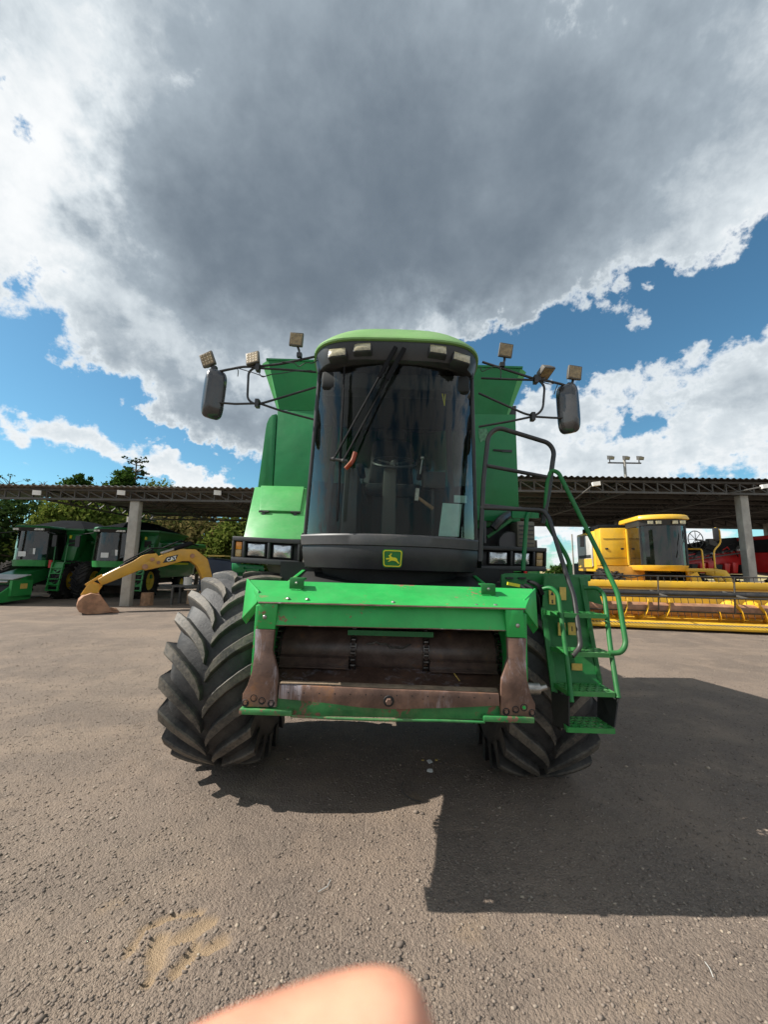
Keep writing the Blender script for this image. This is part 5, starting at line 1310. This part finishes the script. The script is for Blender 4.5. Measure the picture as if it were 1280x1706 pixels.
    p(MB().tube(fillet([(-1.0,.3,2.6),(1.5,1.2,2.65),(1.62,6.4,2.75)],.3),.15,10), 'unloading_auger', m_cgreen, smooth=60)
    for s in (-1,1): p(MB().tube([(s*.75,-.75,3.0),(s*1.25,-.95,2.9)],.018,6).box(s*1.25-.09,s*1.25+.09,-.98,-.92,2.35,2.85), 'mirror', m_black)
    if header:
        p(MB().hexa([(-.55,-1.9,.45),(.55,-1.9,.45),(.6,.0,1.0),(-.6,.0,1.0)], [(-.55,-1.9,1.0),(.55,-1.9,1.0),(.6,.0,1.5),(-.6,.0,1.5)]), 'feeder_house', m_cgreen)
        h = p(MB().box(-1.35,1.35,-2.2,-1.9,.25,1.12).ext([(-1.35,-3.3,.12),(-1.35,-3.3,.42),(-1.35,-2.2,1.12),(-1.35,-1.9,1.12),(-1.35,-1.9,.2)],(.06,0,0)).ext([(1.29,-3.3,.12),(1.29,-3.3,.42),(1.29,-2.2,1.12),(1.29,-1.9,1.12),(1.29,-1.9,.2)],(.06,0,0)), 'header', m_lgreen)
        MB().box(-1.29,1.29,-3.15,-1.95,.16,.22).box(-1.29,1.29,-3.32,-3.16,.14,.26).build('header_floor', m_lgreen, h)
        MB().cyl((-1.25,-2.55,.55),(1.25,-2.55,.55),.22,n=16).build('pickup_drum', m_dark, h)
        MB().hexa([(-1.35,-2.75,.98),(1.35,-2.75,.98),(1.35,-2.0,1.13),(-1.35,-2.0,1.13)], [(-1.35,-2.75,1.01),(1.35,-2.75,1.01),(1.35,-2.0,1.16),(-1.35,-2.0,1.16)]).build('wind_guard', m_greyp, h)
        MB().tube([(-1.3,-2.9,.9),(1.3,-2.9,.9)],.05,8).build('guard_pipe', m_bolt, h)
        MB().box(1.36,1.46,-2.9,-2.0,.35,.95).build('drive_cover', m_lgreen, h); MB().box(1.465,1.475,-2.55,-2.25,.62,.82).build('decal', m_label, h)
    return t
gc = green_combine('leftmost green combine with black tarp cover and pickup header reaching out of the shed', (-15.75, 17.9, -0.05), R(1))
g2 = green_combine('green combine with black tarp cover standing behind the concrete column and digger arm', (-12.45, 18.2, -0.05), R(6), header=False)
g3 = copy_tree(g2); g3.location = (-4.95, 22.5, -0.05); g3.rotation_euler.z = R(0)
tag(g3, 'green combine mostly hidden behind the left headlights of the large combine')
g4 = green_combine('green combine without header standing behind the handrails of the large combine', (5.3, 17.6, 0), R(0), header=False, cover=False)

# digger arm lying in front of the left column
def boom(sec, half, name, m, parent, bev=.03):
    """sec: (x, z, half height) stations along the arm"""
    mb = MB(); n = len(sec)
    for i, (x, z, h_) in enumerate(sec):
        a_ = sec[max(i-1,0)]; c2 = sec[min(i+1,n-1)]; d = Vector((c2[0]-a_[0], c2[1]-a_[1])).normalized(); nx_, nz_ = -d.y, d.x
        for yy, k in ((-half,-1),(half,-1),(half,1),(-half,1)): mb.v.append((x+nx_*h_*k, yy, z+nz_*h_*k))
    for i in range(n-1):
        for q in range(4): mb.f.append((i*4+q,(i)*4+(q+1)%4,(i+1)*4+(q+1)%4,(i+1)*4+q))
    mb.f += [(3,2,1,0), tuple(4*n-4+q for q in range(4))]
    return mb.build(name, m, parent, bevel=bev)
def digger_arm():
    YAW = R(38); org = Vector((-9.55, 13.25, 0)); t = thing('excavator_arm', 'yellow digger arm resting its rusty bucket on the gravel by the left column', 'digger arm', org, YAW)
    inv_r = Matrix.Rotation(-YAW, 3, 'Z'); nrm_ = Vector((-math.sin(YAW), math.cos(YAW), 0))
    def a3(px, py, D):
        d = at(px, py, 1.0) - EYE                      # the arm lies in one upright plane running back under the roof
        return inv_r @ (EYE + d*((org-EYE).dot(nrm_)/d.dot(nrm_)) - org)
    def xz(px, py, h_, D=13.5): v = a3(px, py, D); return (v.x, v.z, h_)
    bm_ = boom([xz(237,946,.11), xz(252,940,.17), xz(275,933,.21), xz(300,925,.23), xz(320,925,.24), xz(335,937,.23), xz(343,960,.18), xz(346,985,.14)], .20, 'boom', m_cat, t)
    sk = boom([xz(262,926,.10), xz(250,932,.22), xz(240,936,.24), xz(225,943,.19), xz(200,954,.17), xz(180,963,.15), xz(165,970,.12)], .19, 'stick', m_cat, t)
    for (px, py, r) in ((240,944,.09),(252,932,.07),(318,926,.08),(262,937,.06)):
        v = a3(px, py, 13.5); MB().cyl((v.x,-.25,v.z),(v.x,.25,v.z),r,n=12).build('pivot_pin', m_bucket, sk if px < 256 else bm_)
    def cylr(p0, p1, y): 
        a_, b2 = a3(*p0, 0), a3(*p1, 0); a_.y = b2.y = y; mid = a_*.4+b2*.6
        o = MB().cyl(a_, mid, .085, n=10).build('hydraulic_cylinder', m_wiper, t); MB().cyl(mid, b2, .045, n=8).build('piston_rod', m_bolt, o)
    cylr((256,918),(160,966),0.0); cylr((318,905),(268,922),.12); cylr((318,905),(268,922),-.12)
    for k in (-.08,.0,.08): MB().tube([a3(330,910,13.5)+Vector((0,k,.02)), a3(300,903,13.5)+Vector((0,k,.05)), a3(270,914,13.5)+Vector((0,k,.02)), a3(250,916,13.5)+Vector((0,k,.05)), a3(205,938,13.5)+Vector((0,k,.03))], .025, 6).build('hydraulic_hose', m_wiper, t)
    # linkage and bucket
    b0 = a3(152,985,13.5)
    MB().bar(a3(163,972,13.5), a3(150,990,13.5), .3, .16, up=(0,1,0)).bar(a3(170,958,13.5), a3(142,975,13.5), .08, .10, up=(0,1,0)).build('linkage', m_cat, t)
    bk = MB(); cx, cz = b0.x, 0
    prof = [(.22,.60),(-.02,.66),(-.20,.58),(-.32,.43),(-.35,.26),(-.27,.10),(-.08,.02),(.28,.02),(.60,.05)]
    y0, y1 = -.80, .50
    outer = prof; inner = [(x*.93+.01, z*.90+.04) for x, z in prof]
    n = len(prof)
    bk.v = [(cx+x,y0,z) for x,z in outer]+[(cx+x,y1,z) for x,z in outer]+[(cx+x,y0+.02,z) for x,z in inner]+[(cx+x,y1-.02,z) for x,z in inner]
    for i in range(n-1): bk.f += [(i,i+1,n+i+1,n+i),(2*n+i,3*n+i,3*n+i+1,2*n+i+1)]
    bk.f += [(0,n,3*n,2*n),(n-1,3*n-1,4*n-1,2*n-1)]
    for yy in (y0, y1):
        bk.ext([(cx+x,yy,z) for x,z in prof], (0,.03 if yy < 0 else -.03,0))
    bo = bk.build('bucket', m_bucket, t, smooth=30)
    for i in range(5):
        y = y0+.12+i*.26; MB().hexa([(cx+.59,y-.05,.02),(cx+.78,y-.03,.02),(cx+.78,y+.03,.02),(cx+.59,y+.05,.02)], [(cx+.59,y-.05,.10),(cx+.78,y-.03,.05),(cx+.78,y+.03,.05),(cx+.59,y+.05,.10)]).build('tooth', m_bucket, bo)
    for yy in (-.32,-.02): MB().ext([(cx-.28,yy,.58),(cx+.2,yy,.66),(cx+.15,yy,.92),(cx-.1,yy,.95)], (0,.06,0)).build('bucket_ear', m_cat, bo)
    # maker's plate on the boom
    y = -.20-.006; p0, p1, p2, p3 = a3(269,938,13.28), a3(276,928,13.28), a3(295,924,13.28), a3(290,935,13.28)
    pl_ = MB().ext([(v.x, y, v.z) for v in (p0, p1, p2, p3)], (0,.005,0)).build('nameplate', m_ink, bm_)
    cu = bpy.data.curves.new('plate_text', 'FONT'); cu.body = 'CAT'; cu.size = .17; cu.align_x = 'CENTER'; cu.align_y = 'CENTER'; cu.extrude = .002; cu.offset = .006
    to = bpy.data.objects.new('tmp_text', cu); C.objects.link(to); dg = bpy.context.evaluated_depsgraph_get(); tm = bpy.data.meshes.new_from_object(to.evaluated_get(dg)); bpy.data.objects.remove(to)
    tm.name = 'lettering'; tm.materials.clear(); tm.materials.append(m_white)
    lo = bpy.data.objects.new('lettering', tm); C.objects.link(lo); lo.parent = pl_; c4 = (p0+p1+p2+p3)/4
    lo.matrix_local = Matrix.Translation((c4.x+.03, y-.004, c4.z)) @ Matrix.Rotation(R(-20)*-1, 4, 'Y').inverted() @ Matrix.Rotation(R(90), 4, 'X')
    tr = MB().ext([(c4.x-.03,y-.003,c4.z-.085),(c4.x+.09,y-.003,c4.z-.055),(c4.x+.03,y-.003,c4.z-.02)], (0,.001,0)); tr.build('triangle_mark', m_eyel, pl_)
digger_arm()
tag(MB().tube([(-9.2,15.35,-.05),(-9.2,15.35,.5)],[.24,.22],9).build('wooden_block', m_wood), 'short brown wooden block standing at the foot of the left concrete column', 'block')
tag(MB().hexa([(-8.05,16.1,-.02),(-7.2,16.1,-.02),(-7.2,16.8,-.02),(-8.05,16.8,-.02)], [(-8.05,16.1,.52),(-7.2,16.1,.52),(-7.2,16.8,.52),(-8.05,16.8,.52)]).build('crate', mat('pale_crate',(.42,.27,.17),.8,vary=.2), bevel=.02), 'pale crate on the ground beside the yellow wheel hub of the second combine', 'crate')
t = thing('covered_container', 'navy tarp covered container with a pale blue patch beside the digger arm', 'container', (-7.3, 17.3, 0))
MB().hexa([(-.75,-.5,0),(.55,-.5,0),(.55,.6,0),(-.75,.6,0)], [(-.6,-.4,1.9),(.75,-.4,1.75),(.75,.6,1.8),(-.6,.6,1.95)]).build('tarp', m_blue, t, bevel=.06)
MB().ext([(-.52,-.53,.40),(.42,-.53,.42),(-.46,-.47,.95)], (0,.02,0)).build('blue_patch', m_ltblue, t)
MB().box(-.35,.35,-.4,.3,1.96,2.02).build('ledge', m_label, t)
t = thing('oil_can', 'white can standing on the dark stand below the digger boom', 'can', (-7.95, 15.9, .78)); MB().cyl((0,0,0),(0,0,.32),.16,n=12).build('can_body', m_white, t); MB().cyl((0,0,.32),(0,0,.38),.05,n=8).build('cap', m_black, t)
t = thing('steel_stand', 'dark low steel stand under the white can by the digger boom', 'stand', (-7.9, 16.0, 0)); MB().box(-.6,.5,-.3,.4,.70,.78).build('stand_top', m_steel, t)
for sx, sy in ((-.55,-.25),(.45,-.25),(-.55,.35),(.45,.35)): MB().box(sx-.04,sx+.04,sy-.04,sy+.04,-.02,.70).build('leg', m_steel, t)

# yellow combine with its grain table
def yellow_combine():
    t = thing('combine_harvester', 'yellow combine harvester with a black windscreen parked before the right shed', 'combine harvester', (9.42, 13.75, 0), R(-11))
    p = lambda mb, n, m, par=t, **k: mb.build(n, m, par, **k)
    p(MB().hexa([(-1.48,.1,1.78),(-.60,.1,1.78),(-.60,.7,1.78),(-1.48,.7,1.78)], [(-1.48,.1,3.15),(-.60,.1,3.15),(-.60,.7,3.15),(-1.48,.7,3.15)]), 'front_panel', m_yel, bevel=.03)
    p(MB().box(-1.48,1.5,.72,3.0,1.55,3.12), 'body', m_yel, bevel=.05)
    fl = p(MB().box(-1.53,-1.482,.95,2.8,1.75,3.0), 'flank_panel', m_greyp, bevel=.015)
    MB().box(-1.545,-1.53,1.0,2.7,1.72,2.05).build('flank_base', m_yel, fl); MB().box(-1.542,-1.53,1.1,2.6,2.08,2.2).build('flank_print', m_ink, fl)
    for z in (2.05, 2.75): p(MB().box(-1.40,-.66,.088,.098,z,z+.012), 'panel_seam', m_ink)
    for x in (-1.30,-.78): p(MB().box(x-.05,x+.05,.075,.098,2.36,2.42), 'panel_latch', m_black, bevel=.008)
    p(MB().tube(fillet([(-.9,-.2,1.25),(-.4,-.5,1.1),(.3,-.6,1.2),(.7,-.4,1.45)],.2),.025,6), 'hydraulic_hose', m_black); p(MB().tube(fillet([(-1.2,-.2,1.5),(-.7,-.35,1.35),(-.2,-.25,1.5)],.2),.02,6), 'hydraulic_hose', m_black)
    p(MB().box(-1.3,1.3,.9,2.8,3.12,3.36), 'tank_cover', m_tarp, bevel=.05)
    p(MB().box(-1.45,-.2,-.15,.72,1.20,1.76), 'belly_panel', mat('ochre_panel',(.42,.22,.03),.55,vary=.3,dust=.3), bevel=.02)
    p(MB().box(-1.0,1.1,.2,3.4,.7,1.54).box(-1.2,1.2,3.0,4.6,.9,1.9), 'chassis', m_dark)
    n = 14; arc = [(-.60+1.35*i/n, -1.25+.30*abs(2*i/n-1)**2.4) for i in range(n+1)]
    def band(z0, z1, o0=0, o1=0, back=.1):
        m = MB()
        for o_, z in ((o0,z0),(o1,z1)): m.v += [(x+(x+.025)*o_,y-o_*.8,z) for x,y in arc]+[(.75+.75*o_,back,z),(-.60-.6*o_,back,z)]
        w = len(arc)+2; m.f = [(i,(i+1)%w,w+(i+1)%w,w+i) for i in range(w)]+[tuple(range(w-1,-1,-1)),tuple(range(w,2*w))]; return m
    cb = p(band(1.62,1.80,-.06,.04), 'cab', m_yel, bevel=.02)
    band(1.81,3.10).build('cab_glass', m_dkg, cb); band(3.11,3.30,.02,.06).build('visor', m_black, cb)
    MB().box(-.56,.72,.0,.06,1.82,3.1).build('rear_wall', m_dark, cb); MB().box(-.25,.25,-.4,.0,1.85,2.75).build('seat', m_seat, cb, bevel=.05)
    band(3.30,3.46,.16,.10,.55).build('cab_roof', m_yel, cb, bevel=.04)
    for s, x in ((-1,-.60),(1,.75)): MB().bar((x,-.95,1.81),(x,-.95,3.1),.05,.06).build('pillar', m_black, cb); MB().bar((x,.05,1.81),(x,.05,3.1),.07,.08).build('pillar', m_yel, cb)
    for x in (-.42,-.18,.3,.52): MB().box(x-.07,x+.07,-1.36,-1.30,3.14,3.24).build('cab_light', m_lens, cb)
    MB().tube([(.62,-1.22,2.9),(.35,-1.27,2.05)],.014,6).build('wiper_arm', m_black, cb)
    for s in (-1,1): wheel_bg(t, s*1.25, .25, .84, .60, m_yel, 'front_wheel'); wheel_bg(t, s*.95, 3.6, .55, .36, m_yel, 'rear_wheel')
    # landing, curved stair, rail and mirror on the right
    p(MB().box(.78,1.62,-.75,.2,1.60,1.72).box(.85,1.0,-.7,-.55,1.2,1.6), 'landing', m_yel, bevel=.02)
    st = p(MB().ext([(1.62,-.75,1.72),(1.95,-.75,1.66),(2.15,-.75,1.30),(2.45,-.75,.45),(2.25,-.75,.42),(1.95,-.75,1.2),(1.80,-.75,1.48),(1.62,-.75,1.50)], (0,.05,0)).ext([(1.62,-.25,1.72),(1.95,-.25,1.66),(2.15,-.25,1.30),(2.45,-.25,.45),(2.25,-.25,.42),(1.95,-.25,1.2),(1.80,-.25,1.48),(1.62,-.25,1.50)], (0,.05,0)), 'stair', m_yel, bevel=.01)
    for k in range(4): MB().box(1.97+.09*k,2.13+.09*k,-.70,-.26,1.28-.23*k,1.32-.23*k).build('tread', m_yel, st)
    p(MB().hexa([(.9,-.95,1.05),(1.25,-.95,1.0),(1.25,-.8,1.0),(.9,-.8,1.05)],[(.8,-.95,1.5),(1.0,-.95,1.6),(1.0,-.8,1.6),(.8,-.8,1.5)]), 'step_bracket', m_yel)
    p(MB().tube(fillet([(1.3,-.75,1.72),(1.3,-.75,2.35),(1.3,.2,2.4)],.1),.025,6).tube(fillet([(1.62,-.78,1.72),(1.62,-.78,2.3),(1.85,-.78,2.55),(1.85,-.78,3.0),(1.72,-.78,3.05)],.12),.025,6), 'handrail', m_yel)
    p(MB().box(1.63,1.79,-.86,-.78,2.62,3.05), 'mirror', m_black, bevel=.03)
    p(MB().hexa([(.78,-.1,1.75),(1.15,-.1,1.75),(1.15,.5,1.75),(.78,.5,1.75)],[(.78,-.1,3.0),(.98,-.1,2.9),(.98,.5,2.9),(.78,.5,3.0)]), 'side_column', m_yel, bevel=.02)
    p(MB().tube([(-1.75,.2,2.9),(-2.1,.1,2.85)],.018,6).box(-2.19,-2.05,.04,.12,2.45,2.85), 'mirror', m_black)
    # header
    p(MB().hexa([(-1.15,-1.9,.45),(.75,-1.9,.45),(.6,.2,.95),(-1.0,.2,.95)], [(-1.15,-1.9,1.05),(.75,-1.9,1.05),(.6,.2,1.30),(-1.0,.2,1.30)]), 'feeder_house', m_yel, bevel=.03)
    W0, W1 = -3.05, 3.6
    h = p(MB().box(W0,W1,-2.05,-1.95,.25,1.12).box(W0,W1,-2.12,-1.86,1.121,1.32), 'grain_table', m_yel, bevel=.015)
    MB().hexa([(W0,-3.15,.14),(W1,-3.15,.14),(W1,-2.06,.20),(W0,-2.06,.20)], [(W0,-3.15,.18),(W1,-3.15,.18),(W1,-2.06,.25),(W0,-2.06,.25)]).build('table_floor', m_yel, h)
    MB().tube([(W0-.1,-3.22,.13),(W1,-3.22,.13)],.065,8).build('lower_beam', m_yel, h)
    for s, x in ((-1,W0),(1,W1)): MB().ext([(x,-3.5,.10),(x,-3.2,.75),(x,-2.0,1.2),(x,-2.0,.2)],(.05*s,0,0)).build('end_plate', m_yel, h)
    au = MB().cyl((W0+.05,-2.45,.52),(W1-.05,-2.45,.52),.19,n=18).build('auger', m_bucket, h, smooth=40)
    for (xa, xb, dr_) in ((W0+.1,-.6,1),(.5,W1-.1,-1)):
        m = MB(); N = int((xb-xa)/.55*14)
        for i in range(N+1):
            u = i/N; a_ = dr_*2*PI*(xb-xa)/.55*u; x = xa+(xb-xa)*u
            m.v += [(x,-2.45-.18*math.cos(a_),.52+.18*math.sin(a_)),(x,-2.45-.30*math.cos(a_),.52+.30*math.sin(a_)),(x+.012,-2.45-.30*math.cos(a_),.52+.30*math.sin(a_)),(x+.012,-2.45-.18*math.cos(a_),.52+.18*math.sin(a_))]
        for i in range(N): A = i*4; m.f += [(A,A+1,A+5,A+4),(A+3,A+7,A+6,A+2),(A+1,A+2,A+6,A+5)]
        m.build('auger_flight', m_yel, au)
    rc = Vector((0,-2.75,.98)); rr_ = .50
    re = p(MB().cyl((W0+.1,rc.y,rc.z),(W1-.1,rc.y,rc.z),.075,n=12), 'reel', m_tube, smooth=40)
    for k in range(4):
        a_ = 2*PI*k/4+.12; y, z = rc.y+rr_*math.cos(a_), rc.z+rr_*math.sin(a_)
        MB().cyl((W0+.1,y,z),(W1-.1,y,z),.022,n=6).build('reel_bar', m_tube, re)
        tn = MB(); n_ = int((W1-W0)/.17)
        for i in range(n_): x = W0+.15+i*.17; tn.bar((x,y,z),(x,y-.03,z-.15),.011,.011)
        tag(tn.build('tines', m_tube, re), kind='stuff')
    for x in (W0+.12,-1.0,.9,2.55,W1-.12):
        m = MB()
        for k in range(4): a_ = 2*PI*k/4+.12; m.bar((x,rc.y,rc.z),(x,rc.y+rr_*math.cos(a_),rc.z+rr_*math.sin(a_)),.05,.02,up=(1,0,0))
        m.build('reel_spider', m_steel, re)
    for x in (W0+.03, W1-.03): MB().bar((x,-2.0,1.22),(x,-2.75,1.02),.06,.10).build('reel_arm', m_yel, re)
    kn = MB()
    for i in range(int((W1-W0)/.09)): x = W0+.05+i*.09; kn.hexa([(x-.02,-3.24,.19),(x+.02,-3.24,.19),(x+.02,-3.16,.19),(x-.02,-3.16,.19)],[(x-.004,-3.36,.215),(x+.004,-3.36,.215),(x+.02,-3.16,.215),(x-.02,-3.16,.215)])
    kn.build('cutter_bar', m_steel, h)
yellow_combine()

# red machines under the right shed
def red_sprayer():
    t = thing('crop_sprayer', 'dark red crop machine with folded booms left of the white shed column', 'farm machine', (16.6, 19.6, 0), R(8))
    p = lambda mb, n, m, par=t, **k: mb.build(n, m, par, **k)
    p(MB().hexa([(-2.3,-.6,1.5),(1.6,-.6,1.5),(1.6,1.5,1.5),(-2.3,1.5,1.5)], [(-2.0,-.5,2.15),(1.6,-.5,2.75),(1.6,1.5,2.75),(-2.0,1.5,2.15)]), 'tank', m_red, bevel=.08)
    p(MB().box(-2.2,1.7,-.4,1.2,1.25,1.48), 'frame', m_dark); p(MB().hexa([(-1.2,-.3,2.4),(1.5,-.3,2.8),(1.5,1.2,2.8),(-1.2,1.2,2.4)],[(-.4,-.2,3.0),(1.4,-.2,3.35),(1.4,1.1,3.35),(-.4,1.1,3.0)]), 'folded_boom', m_dark)
    for k in range(5): p(MB().bar((-2.3,-.75+.18*k,2.1+.06*k),(1.4,-.75+.18*k,2.6+.08*k),.06,.06), 'boom_tube', m_red if k % 2 else m_steel)
    for i in range(7): x = -2.2+i*.5; p(MB().cyl((x,-.83,2.25+.07*i),(x,-.70,2.25+.07*i),.06,n=8), 'nozzle_body', m_steel if i % 3 else m_white)
    rng = random.Random(5)
    for i in range(16):
        x = rng.uniform(-2.2, 1.3); z = rng.uniform(1.5, 2.9+.12*x); L = rng.uniform(.3, 1.0)
        p(MB().tube([(x,-.66-rng.uniform(0,.2),z),(x+L*.5,-.72-rng.uniform(0,.2),z+rng.uniform(-.15,.2)),(x+L,-.66,z+rng.uniform(-.2,.3))], rng.uniform(.018,.04), 6), 'pipe', [m_dark, m_red, m_steel, m_wiper][i % 4])
    for i in range(8):
        x = -2.0+i*.45; p(MB().hexa([(x-.12,-.95,1.55),(x+.12,-.95,1.55),(x+.12,-.72,1.55),(x-.12,-.72,1.55)],[(x-.17,-1.0,1.95+.05*(i%3)),(x+.17,-1.0,1.95+.05*(i%3)),(x+.17,-.72,1.95+.05*(i%3)),(x-.17,-.72,1.95+.05*(i%3))]), 'seed_box', m_red if i % 3 else m_dark, bevel=.02)
    wh = MB(); ww = [(-1.4+.42*math.cos(a_),-.6,3.15+.42*math.sin(a_)) for a_ in np.linspace(0,2*PI,21)[:-1]]; wh.tube(ww,.022,6,closed=True)
    for a_ in np.linspace(0,2*PI,9)[:-1]: wh.bar((-1.4,-.6,3.15),(-1.4+.42*math.cos(a_),-.6,3.15+.42*math.sin(a_)),.02,.02,up=(0,1,0))
    p(wh.bar((-1.4,-.6,3.15),(-.2,-.6,2.95),.06,.06).box(-.75,-.35,-.7,-.5,2.85,3.2), 'row_marker', m_steel)
    for x in (-1.0,.95): wheel_bg(t, x, -.1, .62, .45, m_dark)
red_sprayer()
def red_tractor():
    t = thing('harvester', 'bright red machine with dark windows right of the white shed column', 'farm machine', (19.9, 18.4, 0), R(6))
    p = lambda mb, n, m, par=t, **k: mb.build(n, m, par, **k)
    p(MB().hexa([(-1.7,-.3,1.6),(1.8,-.3,1.3),(1.8,2.0,1.3),(-1.7,2.0,1.6)], [(-1.7,-.2,2.55),(1.8,-.2,2.55),(1.8,2.0,2.55),(-1.7,2.0,2.55)]), 'body', m_red, bevel=.06)
    p(MB().ext([(-.9,-.32,1.75),(.9,-.32,1.55),(.9,-.32,2.25),(-.8,-.32,2.35)], (0,.03,0)), 'side_window', m_dkg)
    p(MB().box(-1.7,1.8,-.1,1.8,2.56,3.15), 'upper_bay', m_dark); rf = p(MB().hexa([(-1.75,-.4,3.16),(1.9,-.4,3.25),(1.9,2,3.25),(-1.75,2,3.16)],[(-1.75,-.4,3.34),(1.9,-.4,3.55),(1.9,2,3.55),(-1.75,2,3.34)]), 'roof', m_red, bevel=.04)
    p(MB().cyl((-.55,-.25,2.6),(-.55,-.25,3.1),.2,n=14), 'tank', m_ltblue, smooth=40)
    for x in (-1.5,-.1,.8,1.6): p(MB().box(x-.05,x+.05,-.2,-.1,2.55,3.16), 'pillar', m_red)
    p(MB().box(-1.72,-1.60,-.4,-.3,0,3.2), 'red_post', m_red)
    for x in (-.9,1.2): wheel_bg(t, x, .2, .75, .5, m_dark)
red_tractor()

# ------------------------------------------------------------------ litter
def litter():
    for k, (px, py, s) in enumerate(((716,1272,.035),(717,1287,.030),(704,1270,.018),(728,1270,.02))):
        x, y = gxy(px, py); rng = random.Random(40+k); m = MB(); n = 7
        top = [(x+s*math.cos(2*PI*i/n)*rng.uniform(.5,1.1), y+s*.8*math.sin(2*PI*i/n)*rng.uniform(.5,1.1), .012+rng.uniform(0,.012)) for i in range(n)]
        m.ext(top, (0,0,-.003)); o = m.build('paper_scrap', m_white if k < 2 else m_label)
        tag(o, ['larger pale scrap lying in the shade below the raised feeder', 'second pale scrap just nearer the camera in the shade under the feeder', 'small tan scrap left of the pale scraps under the feeder', 'small tan scrap right of the pale scraps under the feeder'][k], 'scrap', 'scraps on the ground under the feeder')
litter()
pts = [gxy(*q) for q in ((672,1306),(668,1316),(671,1327),(685,1335),(702,1339))]
tag(MB().tube(fillet([(x, y, .014+.01*(i in (1,2))) for i, (x, y) in enumerate(pts)], .03), .003, 6).build('shadow_curl', m_tube), 'shadow drawn as a thin dark wire lying on the gravel at the shadow edge before the feeder', 'curl')  # dark tube laid down in place of a curl of cast shadow
tag(MB().tube([(*gxy(1176,1608),.012),(*gxy(1184,1622),.02),(*gxy(1190,1634),.012)], .0018, 5).build('straw', m_greyp), 'dry straw lying on the gravel in the lower right', 'straw')
tag(MB().tube([(*gxy(551,1470),.012),(*gxy(546,1482),.016),(*gxy(530,1490),.012)], .0022, 5).build('twig', m_greyp), 'pale twig lying on sunlit gravel left of the combine shadow', 'twig')

# ------------------------------------------------------------------ the photographer's hand, one finger in front of the lens
def hand():
    def Cc(r, u, f): return EYE + cam_r*r + cam_u*u + fwd*f
    V = []; E = []; RD = []
    def v(p, rad, parent=None):
        V.append(Cc(*p)); RD.append(rad); i = len(V)-1
        if parent is not None: E.append((parent, i))
        return i
    w = v((-.175,-.135,-.030), .026)
    fa = v((-.235,-.215,-.090), .034, w); v((-.31,-.33,-.17), .042, fa)
    pm = v((-.130,-.098,-.008), .027, w)
    # index finger: from its knuckle across under the lens
    k = v((-.082,-.083,.010), .0120, pm); a = v((-.047,-.0715,.030), .0088, k); b = v((-.0185,-.0638,.0395), .0083, a); c = v((-.0005,-.0577,.0405), .0075, b); v((.0062,-.0563,.0402), .0056, c)
    for i, (o, L) in enumerate(((.018, 1.0), (.035, .92), (.050, .75))):
        k = v((-.098-.006*i,-.092-o*.8,.006-o*.25), .0125, pm); a = v((-.062*1-.012*i,-.098-o,.022-o*.2), .0092, k)
        b = v((-.046-.012*i,-.110-o*1.05,.010-o*.3), .0088, a); c = v((-.058-.012*i,-.116-o*1.05,-.006-o*.3), .0082, b)
    t0 = v((-.135,-.075,-.045), .015, pm); t1 = v((-.105,-.066,-.062), .0115, t0); v((-.075,-.062,-.066), .0095, t1)
    me = bpy.data.meshes.new('hand'); me.from_pydata(V, E, []); o = bpy.data.objects.new('hand', me); C.objects.link(o)
    bm = bmesh.new(); bm.from_mesh(me); sk = bm.verts.layers.skin.verify(); bm.verts.ensure_lookup_table()
    for i, q in enumerate(bm.verts): q[sk].radius = (RD[i], RD[i]); q[sk].use_root = (i == 0)
    bm.to_mesh(me); bm.free()
    md = o.modifiers.new('skin', 'SKIN'); md.use_smooth_shade = True
    sd = o.modifiers.new('sub', 'SUBSURF'); sd.levels = 2; sd.render_levels = 2
    me.materials.append(m_skin)
    dg = bpy.context.evaluated_depsgraph_get(); nm = bpy.data.meshes.new_from_object(o.evaluated_get(dg)); o.modifiers.clear(); o.data = nm; nm.name = 'hand'
    nm.polygons.foreach_set('use_smooth', [True]*len(nm.polygons))
    if not nm.materials: nm.materials.append(m_skin)
    tag(o, 'blurred bare finger of the photographer in front of the lens at the bottom edge', 'hand')
hand()
